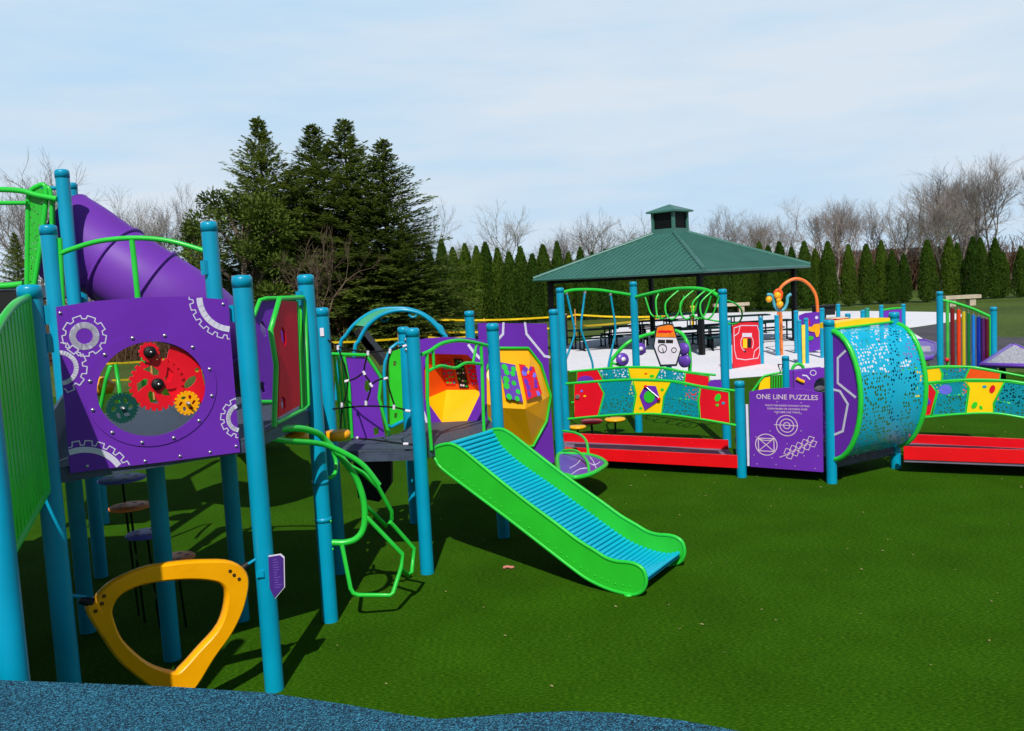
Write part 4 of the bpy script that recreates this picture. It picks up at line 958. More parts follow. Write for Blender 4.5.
# ================================================================ TEAL ARCH
ac = thing('arch_climber', 'teal double arch climber with green plate and black belts, behind the rope net', 'climber', (-1.6,13.2,0))
fa = [(352,420),(354.5,353),(359,340.6),(367,326.7),(378.5,316.8),(391.7,311.4),(406.4,310.3),(421,314),(432.7,322.5),(441,332.4),(448,345),(455,420)]
ba = [(336,400),(340,347),(345.7,335.7),(354,325),(365.4,316),(378.5,310),(395,308.5),(410,309.5),(424,314.5),(436,324),(444,336),(452,400)]
for arr, Y in ((fa,12.9),(ba,13.6)):
    b = MB(); b.tube([at(u,v,Y) for u,v in arr], .03, 8); b.build('arch_tube', TEAL, ac)
f3 = [at(u,v,12.9) for u,v in fa[3:7]]; b3 = [at(u,v,13.6) for u,v in ba[3:7]]
b = MB(); F3 = crom(f3,4); B3 = crom(b3,4)
for i in range(len(F3)-1): b.add([F3[i],F3[i+1],B3[i+1],B3[i]], [[0,1,2,3]], smooth=True)
b.build('arch_plate', mat('arch_green',(48,168,110),.45), ac)
f3 = [at(u,v,12.9) for u,v in fa[7:10]]; b3 = [at(u,v,13.6) for u,v in ba[7:10]]; b = MB(); F3 = crom(f3,4); B3 = crom(b3,4)
for i in range(len(F3)-1): b.add([F3[i],F3[i+1],B3[i+1],B3[i]], [[0,1,2,3]])
b.build('mesh_sheet', MESHB, ac)
b = MB(); 
for (a_,c_) in (((356,330),(383,364)),((362,338),(372,352))):
    pa = at(*a_,13.2); pc = at(*c_,13.2); dd = (pc-pa).normalized(); e_ = V(-dd.z,0,dd.x)*.05
    b.add([pa-e_,pc-e_,pc+e_,pa+e_]+[q+V(0,.5,0) for q in (pa-e_,pc-e_,pc+e_,pa+e_)], [[0,1,2,3],[7,6,5,4],[0,4,5,1],[3,2,6,7],[1,5,6,2],[0,3,7,4]])
b.build('black_belt', BLACK, ac)
for u,v in ((384,318),(413,314)): 
    b = MB(); b.tube([at(u+4*math.cos(t),v+3.2*math.sin(t),13.2) for t in [k*math.pi/5 for k in range(6)]], .018, 6); b.build('grip', TEAL, ac)
# ================================================================ ROBOT BOARD + DRUM ARCH
rb_Y = 20.0
rbp = Pl((at(654,346,rb_Y).x,rb_Y),(at(681,346,rb_Y).x,rb_Y),0)
rbt = thing('dashboard_sign', 'white hexagonal dial board with orange top and dark rim on a teal post', 'play panel', (at(669,346,rb_Y).x,rb_Y,0))
xx = at(669.5,365,rb_Y).x; post(rbt, (xx,rb_Y+.08), .95)
full = rbp.px([(657,327),(668.4,324.4),(672.7,325.3),(676,337.3),(680.4,349.3),(676,364.6),(660.8,365),(654,346.4),(655.5,336)])
fc = [(sum(x for x,_ in full)/9), (sum(z for _,z in full)/9)]
big_o = [((x-fc[0])*1.09+fc[0],(z-fc[1])*1.07+fc[1]) for x,z in full]
plate(rbp, [big_o], mat('rim_dark_teal',(16,40,52),.4), 'rim_plate', rbt, -.04, .0)
fw = rbp.px([(655.6,337.5),(676,337.8),(680.2,349.3),(675.6,364),(661,364.5),(654.3,346.4)]); fo = rbp.px([(657.2,327.2),(668.4,324.8),(672.4,325.6),(676,337.2),(655.6,336.9)])
wf_ = plate(rbp, [fw], WHITE, 'dial_face', rbt, .0005, .012); of_ = plate(rbp, [fo], mat('board_orange',(238,124,20),.4), 'orange_face', rbt, .0005, .013)
b = MB(); stroke(b, rbp, circ(rbp.on(662.3,348.5), .095, 18), .018, .0125,.02, True); b.build('dial_ring', BLACK, wf_); b = MB(); stroke(b, rbp, circ(rbp.on(673.8,350), .055, 14), .014, .0125,.02, True)
b.build('dial_ring', BLACK, wf_); b = MB(); stroke(b, rbp, rbp.px([(658.8,341.2),(664,341.4)]), .075, .0125,.02); b.build('dark_window', BLACK, wf_); b = MB(); stroke(b, rbp, rbp.px([(666.8,341.2),(672,341.4)]), .075, .0125,.02); b.build('dark_window', BLACK, wf_); b = MB(); stroke(b, rbp, rbp.px([(662.3,348.5),(663.5,352)]), .015, .0125,.022); b.build('dial_needle', BLACK, wf_)
b = MB(); rnd = random.Random(5)
for k in range(6): stroke(b, rbp, rbp.px([(658.5+k*2.1,331.8-k*.1),(660+k*2.1,329.8+rnd.uniform(-.5,2.2))]), .05, .0135,.018)
stroke(b, rbp, rbp.px([(658,331.5),(672,331.2)]), .03, .0135,.0185); b.build('dark_lettering', DRED, of_)
da = thing('drum_arch', 'pale green arch carrying four purple disc drums behind the dial board', 'play panel', (at(650,350,21).x,21,0))
b = MB(); b.tube([at(u,v,Y) for u,v,Y in ((612,385,21),(611,364,21),(614,357,21),(629,342,21),(650,334,21.2),(668,330.5,21.2),(680,332.5,21.2),(687,342,21),(690,358,21),(689,385,21))], .045, 8); b.build('arch_tube', GREEN, da)
b = MB(); b.tube([at(u,v,21) for u,v in ((612,363),(622,366),(632,371))], .03, 8); b.build('lower_tube', GREEN, da)
for (u,v,r_) in ((622.5,359.5,.16),(640,349,.15),(683.5,349,.15),(684.5,361,.16)):
    p = at(u,v,20.9); ax = V(.35 if u < 660 else -.9,-1,.1); b = MB(); b.lathe(p, [(.001,-.05),(r_*.9,-.05),(r_,-.03),(r_,.02),(r_*.9,.05),(.001,.05)], 16, ax); o_ = b.build('drum', PURPD, da)
    if u < 660: 
        b = MB(); b.lathe(p+ax.normalized()*.05, [(r_*.35,.0),(r_*.35,.02),(.001,.02)], 12, ax); b.build('drum_button', WHITE, o_)
b = MB(); b.cyl(at(645.5,340,21),at(645.5,353,21), .015, seg=6); b.build('hanger', WHITE, da)
# ================================================================ RED SOCCER PANEL
rdA, rdB = (6.02,24.1), (7.06,24.95)
rp_ = Pl(rdA, rdB, 0); rpt = thing('red_game_panel', 'red upright game panel with white court lines between two teal posts on the concrete', 'play panel', (*rp_.to3(.6,0)[:2],0))
post(rpt, (rp_.to3(-.09,0).x,rp_.to3(-.09,0).y), rp_.on(730,320)[1]); post(rpt, (rp_.to3(rp_.L+.05,0).x,rp_.to3(rp_.L+.05,0).y), rp_.on(760,317)[1])
rbd = plate(rp_, [rp_.px([(732.3,326),(739,323),(748,322),(757.8,322.5),(760.3,364),(733,368)])], RED, 'board', rpt, -.015,.015)
b = MB(); stroke(b, rp_, rp_.px([(733.5,328),(741,325.5),(756.5,325.5),(758.5,331),(759.3,352),(757.5,358),(745,359.8),(736,358.5),(734,350),(733.5,335)]), .022,.0155,.02,True)
stroke(b, rp_, [rp_.on(746.5+6.3*math.cos(t),343+8.6*math.sin(t)) for t in [2.2+k*math.pi*2/20 for k in range(-1,16)]], .022,.0155,.021)
stroke(b, rp_, rp_.px([(742.5,335),(750.5,335)]), .11,.0155,.0205)
for a_ in (((739.5,326.5),(738,333),(733.8,336)), ((758.6,347),(754,351),(752.8,357.5))): stroke(b, rp_, rp_.px(a_), .02,.0155,.021)
b.build('court_lines', WHITE, rbd)
deco(rp_, [(742.5,338.5),(746.5,338.5),(746.5,348),(742.5,348)], YELLOW, 'yellow_field', rbd, .022,.0155); deco(rp_, [(747.2,338.5),(750.5,338.5),(750.5,347.5),(747.2,347.5)], BLACK, 'black_field', rbd, .022,.0155)
deco(rp_, ell(744.5,351.5,1,1), BLACK, 'dot', rbd, .022,.0155)
# ================================================================ BALL POLE + ARCH
pY = 27.2
bpth = thing('ball_sculpture', 'orange balls on an orange pole with curling teal horns beside the pavilion post', 'play feature', (at(780,350,pY).x,pY,0))
post(bpth, (at(777.5,350,pY).x,pY), at(777,315,pY).z, r=.07); 
b = MB(); b.tube([at(u,v,pY) for u,v in ((782,366),(781.5,340),(781,318),(779.5,308))], .045, 8); b.build('orange_pole', mat('pole_orange',(222,120,50),.5,noise=.3,scale=8), bpth)
b = MB(); b.tube([at(u,v,pY) for u,v in ((767,294.8),(771,294.8),(773.5,298),(774.5,305),(779,310.5),(784,309),(787,303),(787.5,297),(791,294))], .05, 8); b.build('teal_horns', mat('horn_teal',(70,160,180),.4), bpth)
for u,v,r_ in ((769,299.3,.1),(777.5,295.3,.11),(779.8,304.3,.11),(778.5,300,.08)): 
    b = MB(); b.sphere(at(u,v,pY-.1), r_); b.build('ball', AMBER, bpth)
b = MB(); b.tube([at(u,v,pY+.1) for u,v in ((776,296),(775,292.5),(778,290),(781.5,293),(780.5,299))], .05, 8); b.build('ball_ring', ORANGE, bpth)
ob = thing('orange_arch', 'tall orange tube arch rising behind the black pavilion post', 'play feature', (at(800,350,28.5).x,28.5,0))
b = MB(); b.tube([at(u,v,28.5) for u,v in ((779.5,352),(778.5,300),(780,289),(787,282),(796.5,278.7),(806,282),(813.6,290.7),(817,302),(818,330),(818,345))], .052, 8); b.build('arch_tube', mat('arch_orange',(238,120,44),.4), ob)
# ================================================================ purple cartoon-free shape panel + posts
sY = 27.8
spp = Pl((at(799,330,sY).x,sY),(at(823,330,sY-.4).x,sY-.6),0)
st = thing('shape_panel', 'purple upright panel with orange and green blob shapes left of the tunnel', 'play panel', (*spp.to3(.4,0)[:2],0))
sbd = plate(spp, [spp.px([(799,315.5),(805,313),(814,312),(823,312.3),(822.5,349.5),(808,352),(804,349),(800,330)])], PURPLE, 'board', st, -.02,.02)
deco(spp, [(808,326),(812,327),(815,324),(820,323.5),(821,330),(819,336.5),(817,337),(815.5,332),(810,331)], AMBER, 'orange_shape', sbd, .05,.0205)
deco(spp, ell(810.5,338,3.6,2.2), LGREEN, 'green_shape', sbd, .05,.0205); deco(spp, [(806.5,319),(809,318.5),(811,323.5),(809,326),(807,322)], RED, 'red_shape', sbd, .04,.0205)
deco(spp, ell(817,317.5,1.6,1.6), GREYL, 'pale_ring', sbd, .025,.0205)
for u,vt,Yp in ((796.5,310.5,27.6),(822.5,308,25.8)): post(st, (at(u,340,Yp).x,Yp), at(u,vt,Yp).z, r=.07)
mt = thing('narrow_panel', 'narrow yellow upright strip between two teal posts in front of the purple shape panel', 'play panel', (at(803,340,24.5).x,24.5,0))
for u,vt in ((799.5,320),(806.5,318)): post(mt, (at(u,345,24.5).x,24.5), at(u,vt,24.5).z)
npn_ = Pl((at(800,340,24.42).x,24.42),(at(807,340,24.42).x,24.42),0); plate(npn_, [npn_.px([(801.5,325),(805,324.5),(805.3,366),(802.5,366.5)])], mat('strip_yellow',(230,200,70),.4), 'strip', mt)
bx = thing('music_station', 'black box shaped play console standing on the concrete right of the orange arch', 'play feature', (at(823,315,32).x,32,0))
c = at(823.5,310.5,32); b = MB(); b.box((c.x,32,c.z), .66,.5,.32); b.box((c.x,31.95,c.z+.17), .72,.56,.05); b.build('console', BLACK, bx)
b = MB(); b.cyl(V(c.x,32,c.z-.16), V(c.x,32,0), .09); b.build('pedestal', BLACK, bx)
dt = thing('drum_table', 'round drum table with red and cream top behind the yellow tunnel roof', 'play feature', (at(837,318,21).x,21,0))
c = at(837,318,21); b = MB(); b.lathe((c.x,21,c.z), [(.001,-.06),(.25,-.06),(.27,-.02),(.27,.0)], 24); b.build('drum_shell', RED, dt)
b = MB(); b.lathe((c.x,21,c.z), [(.265,.0),(.262,.012),(.001,.014)], 24); b.build('drum_top', mat('drum_cream',(205,196,160),.5), dt); b = MB(); b.cyl(V(c.x,21,c.z-.05), V(c.x,21,0), .06); b.build('stem', TEAL, dt)
fp_ = [(838.5,304,31),(848,313.5,24),(863,310,28),(867.5,308,29)]
for i,(u,vt,Yp) in enumerate(fp_):
    o_ = thing('play_post', ('slim teal post rising behind the red-topped drum table','short teal post just behind the tunnel roof strip','teal post of the close pair behind the tunnel','green-tinged post of the close pair behind the tunnel')[i], 'post', (at(u,330,Yp).x,Yp,0), 'posts on the concrete behind the tunnel')
    post(o_, (at(u,330,Yp).x,Yp), at(u,vt,Yp).z, r=.07, m=TEAL if i != 3 else mat('post_green_teal',(20,150,130),.4))
fpY = 29.5; fpp = Pl((at(881.5,320,fpY).x,fpY),(at(903,320,fpY).x,fpY),0)
ft = thing('far_purple_panel', 'small purple panel hung between two slim teal posts at the far edge of the concrete', 'play panel', (*fpp.to3(.35,0)[:2],0))
for u,vt in ((881.5,305),(903.5,304)): post(ft, (at(u,325,fpY).x,fpY), at(u,vt,fpY).z, r=.07)
plate(fpp, [fpp.px([(883.5,311),(901.5,309),(901.5,327),(884,328)])], PURPLE, 'board', ft, -.02,.02)
b = MB(); b.tube([fpp.w(u,v) for u,v in ((883,310),(892,308.5),(902,308))], .03, 6); b.build('top_rail', GREEN, ft)
# ================================================================ PLAY CAR + slatted seat behind puzzle panel
cY = 15.6; ccp = Pl((at(793,380,cY).x,cY),(at(828,380,cY).x,cY),0)
ct = thing('play_car', 'purple play car side with orange handle and dark wheel arch behind the puzzle panel', 'play feature', (*ccp.to3(.3,0)[:2],0))
xl,_ = ccp.on(793.5,380); xr,_ = ccp.on(829,380); zt1 = ccp.on(793.5,371)[1]; 
wcx, wcz = ccp.on(822,386)
cb = MB(); cb.prism([[(xl,.15),(xr,.15),(xr,zt1+.03),(xr-.3,zt1+.035),(xl,zt1)], circ((wcx,wcz), .155, 24)], ccp.to3, -.03,.03); cbo = cb.build('car_side', PURPLE, ct)
b = MB(); b.prism([[(xl,.15),(xr,.15),(xr,zt1),(xl,zt1-.03)]], ccp.to3, -.45,-.40); b.build('back_wall', PURPLE, ct)
b = MB(); b.lathe(ccp.to3(wcx,wcz,-.12), [(.001,0),(.10,.0),(.13,-.03),(.13,-.15)], 20, ccp.n); b.build('wheel', mat('wheel_grey',(110,108,118),.5), ct)
b = MB(); b.prism([circ((wcx,wcz), .16, 24)], ccp.to3, -.30,-.29); b.build('wheel_well', BLACK, ct)
b = MB(); b.tube([ccp.w(u,v,.045) for u,v in ((796.5,378.5),(800,380.5),(804,382))], .032, 8, False); b.build('handle', AMBER, ct)
b = MB(); stroke(b, ccp, ccp.px([(802,375),(806,375.5),(809,379)]), .022,.0305,.034); stroke(b, ccp, [ccp.on(812.5+3*math.cos(t),372.6+2.6*math.sin(t)) for t in [k*2*math.pi/12 for k in range(12)]], .012,.0305,.034,True); b.build('car_drawing', GREYL, cbo)
gs = thing('slatted_guard', 'green slatted guard with yellow end sheet meeting a short teal post', 'barrier', (at(775,380,16).x,16,0))
post(gs, (at(786,380,16).x,16), at(786,356,16).z)
gsp = Pl((at(758,380,16).x,16),(at(785,380,16).x,16),0)
b = MB(); b.tube([gsp.w(u,v) for u,v in ((752,392),(757,385),(763,377),(768,375),(782,372.5))], .02, 8); 
for u in (772,774.5,777,779.5,782): b.tube([gsp.w(u,374.5),gsp.w(u,400)], .012, 6, False)
b.build('guard_frame', GREEN, gs)
plate(gsp, [gsp.px([(760,383),(764,378),(770,376.5),(770,400),(756,400)])], YELLOW, 'yellow_sheet', gs)
b = MB(); b.tube([gsp.w(u,v,.05) for u,v in ((778,364.5),(783,364.5),(780.5,372),(778,364.5))], .012, 6, False); b.build('dark_bracket', TABLEF, gs)
b = MB(); b.tube([gsp.w(u,v,-.1) for u,v in ((790,375),(794,366),(799,364),(803,367),(804,373))], .03, 8); b.build('green_hoop', GREEN, gs)
# ================================================================ CHIMES
cA = at(940,340,17.8); cB = at(993.5,340,17.5)
chp = Pl((cA.x,17.8),(cB.x,17.5),0); chm = thing('chime_panel', 'row of rainbow chime tubes under a sloping green rail between two teal posts', 'musical panel', (*chp.to3(.5,0)[:2],0))
post(chm, (cA.x,17.8), at(940.5,291.5,17.8).z); post(chm, (cB.x,17.5), at(993.5,307,17.5).z)
b = MB(); b.tube([chp.w(u,v) for u,v in ((942,300),(955,303),(972,308.5),(990,316.5))], .028, 8); b.build('top_rail', GREEN, chm)
for i,(u,vt) in enumerate(((952.3,308),(958.5,309.5),(963.6,311.5),(968.5,313),(973.3,315),(978.5,316.5),(983,318),(987,319))):
    a_ = chp.w(u,vt); z1 = .42; b = MB(); b.cyl(a_, V(a_.x,a_.y,z1), .040 if i not in (2,3,4) else .034, seg=14); o_ = b.build('chime_tube', CH[i], chm)
    b = MB(); b.cyl(a_+V(0,0,.06), a_, .008, seg=6); b.build('hanger', STEEL, o_)
b = MB(); a_ = chp.w(947.3,302); b.cyl(a_, V(a_.x,a_.y,.3), .032); b.build('end_bar', mat('bar_green',(70,180,70),.4), chm)
b = MB(); a_ = chp.w(990.5,317); b.cyl(a_, V(a_.x,a_.y,.3), .03); b.build('end_bar', DGREEN, chm)
b = MB(); b.tube([V(chp.to3(.1,0).x,chp.to3(.1,0).y,.35),V(chp.to3(.95,0).x,chp.to3(.95,0).y,.35)], .025, smooth=False); b.build('bottom_rail', GREEN, chm)
b = MB(); b.sphere(chp.w(947,360,.06), .045); b.build('mallet', RED, chm)
# tables (purple rimmed)
def tableobj(name, label, px, z, cat, inner, legxy):
    t = thing(name, label, cat, (*legxy,0), 'purple rimmed mesh tables'); P_ = [G(u,v,z) for u,v in px]
    b = MB(); b.tube([V(x,y,z) for x,y in P_], .045, 8, False, 1, True); b.build('rim', PURPD, t)
    b = MB(); b.prism([P_], lambda x,y,n: V(x,y,n), z-.02, z+.01); b.build('mesh_top', inner, t)
    b = MB(); b.cyl(V(*legxy,z-.02), V(*legxy,0), .06); b.lathe((*legxy,0), [(.25,0),(.25,.02),(.06,.05)], 16); b.build('pedestal', TABLEF, t)
    return t
tableobj('mesh_table', 'triangular mesh topped table with purple rim at the right edge of the picture', [(981.5,365),(1011,345.5),(1015,345.3),(1062,362),(1062,367)], .75, 'table', MESHW, G(996,378,0) if False else (G(1018,356,.75)[0]-.3,G(1018,356,.75)[1]))
t_ = tableobj('mesh_table', 'purple table with grey mesh strip between the tunnel and the chime posts', [(905,341),(925,340.5),(936.5,344),(937,351),(931,358),(920,360),(905,357)], .72, 'table', PURPD, G(922,350,.72))
b = MB(); b.prism([[G(u,v,.735) for u,v in ((913,346),(930,346),(931,351),(915,351.5))]], lambda x,y,n: V(x,y,n), .7305,.737); b.build('mesh_strip', MESHW, t_)
# ================================================================ PAVILION
pav = thing('pavilion', 'square picnic pavilion with green metal hip roof, louvred cupola and black posts', 'pavilion', (6.17,33.3,0))
PC = V(6.17,33.3,0); Pn = V(6.22,28.73,0)-PC; Pr = V(10.75,33.32,0)-PC
for q in (Pn,Pr,-Pn,-Pr):
    p = PC+q; b = MB(); b.box((p.x,p.y,1.45), .16,.16,2.9, math.atan2(Pn.y,Pn.x)+math.pi/4); b.build('post', POLEB, pav)
EZ = 2.76; OS = 1.135; AZ = at(674,232,33.3).z
cs = [PC+q*OS for q in (Pn,Pr,-Pn,-Pr)]; cup = .085
for i in range(4):
    a_, c_ = cs[i], cs[(i+1)%4]; at_, ct_ = PC+(a_-PC)*cup*1.0, PC+(c_-PC)*cup
    A0 = V(a_.x,a_.y,EZ); C0 = V(c_.x,c_.y,EZ); A1 = V(at_.x,at_.y,AZ); C1 = V(ct_.x,ct_.y,AZ)
    b = MB(); th = V(0,0,.06)
    b.add([A0,C0,C1,A1,A0-th,C0-th,C1-th,A1-th], [[0,1,2,3],[7,6,5,4],[0,4,5,1]])
    nfc = (C0-A0).cross(A1-A0).normalized()
    if nfc.z < 0: nfc = -nfc
    run = (C0-A0).normalized(); L_ = (C0-A0).length; upv = ((A1+C1)/2-(A0+C0)/2); Hs = upv.length; upd = upv.normalized()
    half_top = (C1-A1).length/2; n_r = 32
    for k in range(1,n_r):
        s_ = -L_/2+L_*k/n_r; lim = Hs*(1-max(0,(abs(s_)-half_top))/(L_/2-half_top)); lim = max(0,lim-.05)
        p0 = (A0+C0)/2+run*s_+nfc*.012; p1_ = p0+upd*lim
        M_ = Matrix((run,upd,nfc)).transposed()
        b.box((p0+p1_)/2+nfc*.008, .035, (p1_-p0).length, .035, M=M_)
    rf_ = b.build('roof_panel', ROOF, pav)
    b = MB(); b.ring_sweep([A0+V(0,0,.03),A1+V(0,0,.03)], .07, 6); b.build('hip_cap', ROOF, rf_)
    b = MB(); b.ring_sweep([A0-V(0,0,.04),C0-V(0,0,.04)], .06, 4); b.build('fascia', ROOF, rf_)
    m_ = (Pn*.98,Pr*.98,-Pn*.98,-Pr*.98); pa, pc = PC+m_[i], PC+m_[(i+1)%4]
    b = MB(); mid_ = (pa+pc)/2; b.box((mid_.x,mid_.y,2.66), (pc-pa).length, .12,.2, math.atan2((pc-pa).y,(pc-pa).x)); b.build('beam', POLEB, pav)
cR = at(674,226,33.3).z; cz0 = AZ-.08; czt = at(674,212,33.3).z; hw = .085*4.57*OS*1.05*2/math.sqrt(2)*1.0
ang = math.atan2(Pn.y,Pn.x)+math.pi/4
sx = 1.02
b = MB(); M_ = Matrix.Rotation(ang,3,'Z')
b.box((PC.x,PC.y,cz0+.09), sx*.98,sx*.98,.22, ang); 
for a_ in ((-1,-1),(1,-1),(1,1),(-1,1)):
    q = M_@V(a_[0]*sx*.44,a_[1]*sx*.44,0); b.box((PC.x+q.x,PC.y+q.y,(cz0+czt)/2+.05), .1,.1,czt-cz0, ang)
b.box((PC.x,PC.y,czt), sx*1.0,sx*1.0,.08, ang)
cpo = b.build('cupola', ROOF, pav)
b = MB()
for k in range(7): b.box((PC.x,PC.y,cz0+.25+k*(czt-cz0-.3)/7), sx*.86,sx*.86,.05, ang)
b.box((PC.x,PC.y,(cz0+czt)/2), sx*.8,sx*.8,(czt-cz0)*.95, ang); b.build('louvres', LOUV, cpo)
b = MB(); czp = at(674,204,33.3).z; qs = [PC+(M_@V(x*sx*.62,y*sx*.62,0)) for x,y in ((-1,-1),(1,-1),(1,1),(-1,1))]
b.add([V(q.x,q.y,czt+.04) for q in qs]+[V(PC.x,PC.y,czp)]+[V(q.x,q.y,czt-.02) for q in qs], [[0,1,4],[1,2,4],[2,3,4],[3,0,4],[0,5,6,1],[1,6,7,2],[2,7,8,3],[3,8,5,0],[8,7,6,5]]); b.build('cupola_roof', ROOF, cpo)
# picnic tables
def picnic(parent_label, x, y, rz, first=[None]):
    if first[0] is None:
        t = thing('picnic_table', parent_label, 'picnic table', (x,y,0), 'dark green picnic tables by the pavilion'); first[0] = t
        o0 = V(x,y,0)
        b = MB(); b.box(o0+V(0,0,.75), 1.85,.78,.05); b.build('table_top', TABLEG, t)
        for s_ in (-1,1):
            b = MB(); b.box(o0+V(0,s_*.72,.45), 1.85,.28,.045); b.build('bench_seat', TABLEG, t)
        for s_ in (-1,1):
            b = MB(); X = s_*.6
            b.tube([o0+V(X,-.85,.03),o0+V(X,-.72,.03),o0+V(X,-.72,.42)], .03, 6, False); b.tube([o0+V(X,.85,.03),o0+V(X,.72,.03),o0+V(X,.72,.42)], .03, 6, False)
            b.tube([o0+V(X,-.72,.05),o0+V(X,-.25,.05),o0+V(X,-.25,.73)], .03, 6, False); b.tube([o0+V(X,.72,.05),o0+V(X,.25,.05),o0+V(X,.25,.73)], .03, 6, False)
            b.tube([o0+V(X,-.72,.40),o0+V(X,.72,.40)], .025, 6, False); b.build('table_frame', TABLEF, t)
        t.rotation_euler.z = rz; return t
    src = first[0]; t = src.copy(); COL.objects.link(t); t.location = (x,y,0); t.rotation_euler.z = rz; t['label'] = parent_label
    for ch in src.children:
        c_ = ch.copy(); COL.objects.link(c_); c_.parent = t
    return t
for (u,v,rz,lb) in ((593,349,.25,'leftmost picnic table, seen between the kinked teal poles'),(628,345,.1,'picnic table directly behind the teal post of the kinked poles'),(655,338,.1,'picnic table half hidden by the orange top of the dial board'),
                    (693,350,-.1,'nearest picnic table, just left of the near black pavilion post'),(680,329,.1,'farthest picnic table at the back edge under the pavilion'),(716,345,.2,'picnic table just right of the near black pavilion post'),(747,333,.0,'picnic table behind the red game panel'),(769,341,.15,'rightmost picnic table, right of the red game panel')):
    x,y = G(u,v,0); picnic(lb, x, y, rz)
# benches
for (u,v,W,lb) in ((731,307.5,2.3,'pale stone bench on the field behind the pavilion'),(961,306,2.05,'pale stone bench on the field behind the chime tubes')):
    x,y = G(u,v,0); y2 = min(y,58); k = y2/y; x*=k; y=y2
    t = thing('stone_bench', lb, 'bench', (x,y,0), 'pale stone benches on the field')
    b = MB(); b.box((x,y,.52), W,.6,.20); b.build('seat', BEIGE, t)
    for s_ in (-.28,.28): 
        b = MB(); b.box((x+s_*W,y,.22), .35,.45,.44); b.build('leg', BEIGE, t)
# utility box
c = G(562,346); t = thing('utility_cabinet', 'grey utility cabinet with pale lid beside the caution tape', 'cabinet', (c[0],c[1],0))
b = MB(); b.box((c[0]-.05,c[1]+.3,.6), .62,.6,1.2); b.build('cabinet_body', UTIL, t); b = MB(); b.box((c[0]-.05,c[1]+.3,1.24), .68,.66,.09); b.build('lid', BEIGE, t)
# yellow marker post
c = G(693,326.5); t = thing('yellow_marker_post', 'short yellow marker post on the concrete behind the picnic tables', 'post', (c[0],c[1],0)); b = MB(); b.cyl(V(c[0],c[1],0), V(c[0],c[1],1.0), .075); b.build('marker_body', YELLOW, t); b = MB(); b.sphere(V(c[0],c[1],1.0), .13, 12, 6, .5); b.build('marker_head', YELLOW, t)
# caution tape and stakes
def tape(a_, c_, Ya, Yc, lb, hh=.075, sag=.08):
    p, q = at(*a_,Ya), at(*c_,Yc); n_ = 10; b = MB(); t0 = thing('caution_tape', lb, 'caution tape', ((p.x+q.x)/2,(p.y+q.y)/2,(p.z+q.z)/2), 'yellow caution tapes around the play area')
    pts = [p.lerp(q,i/n_)-V(0,0,sag*4*(i/n_)*(1-i/n_)) for i in range(n_+1)]
    b.add([r_-V(0,0,hh/2) for r_ in pts]+[r_+V(0,.01*math.sin(i*2),hh/2) for i,r_ in enumerate(pts)], [[i,i+1,n_+2+i,n_+1+i] for i in range(n_)]); b.build('tape_strip', TAPE, t0)
for a_,c_,Ya,Yc,lb in (((431,319.5),(551,317),40,42,'long upper yellow tape left of the teal post pair'),((551,317),(575,314.5),42,42,'short tape running to the stake left of the kinked poles'),((575,314.5),(668,316),42,44,'upper yellow tape crossing behind the kinked teal poles'),((563,327),(668,316.5),36,44,'sloping tape below the upper one behind the kinked poles'),
    ((329,342.5),(434,334),36,40,'lower yellow tape seen through the teal arch'),((380,326),(434,319.5),40,40,'short upper yellow tape seen under the teal arch'),((428,337),(470,336),38,40,'lowest pale yellow tape left of the purple seat panel'),((434,332),(552,328),40,42,'middle yellow tape above the purple seat panel'),
    ((95,364),(215,351),23,26,'upper yellow tape seen through the round gear window'),((95,381),(215,368),23,26,'lower yellow tape seen through the round gear window')): tape(a_,c_,Ya,Yc,lb, hh=.085 if Ya > 30 else .05)
for u,v,Y,lb in ((433,317,40,'wooden stake holding the tape right of the teal arch'),(484,318,41,'wooden stake behind the purple seat panel top'),(574.8,309,42,'wooden stake left of the kinked teal poles'),(398,333,38,'wooden stake seen through the teal arch'),(150,350,24,'wooden stake seen through the round gear window')):
    p = at(u,v,Y); t = thing('wooden_stake', lb, 'stake', (p.x,p.y,0), 'wooden stakes holding caution tape'); b = MB(); b.box((p.x,p.y,p.z/2), .05,.05,p.z); b.build('stake_shaft', STAKE, t)
# scrap on turf
x,y = G(508,569); b = MB()
b.tube([V(x-.045,y,.012),V(x-.01,y+.01,.02),V(x+.03,y-.005,.016),V(x+.05,y+.01,.012)], [.014]*16, 6, True, 5); o_ = b.build('litter_scrap', mat('scrap',(190,120,105),.8), None); tag(o_, 'tiny pale brown scrap lying on the turf in front of the slide', 'litter')
rnd = random.Random(77); b = MB()
for k in range(260):
    x, y = rnd.uniform(-1.5,8), rnd.uniform(5.5,16); a_ = rnd.uniform(0,3.14); l_ = rnd.uniform(.006,.02); w_ = l_*.4
    c_, s_ = math.cos(a_), math.sin(a_); b.add([(x-c_*l_,y-s_*l_,.012),(x+s_*w_,y-c_*w_,.016),(x+c_*l_,y+s_*l_,.014),(x-s_*w_,y+c_*w_,.012)], [[0,1,2,3]])
o_ = b.build('turf_debris', mat('dry_fleck',(150,140,90),.9), None); o_['kind'] = 'stuff'; tag(o_, 'tiny dry leaf flecks scattered over the turf', 'debris')
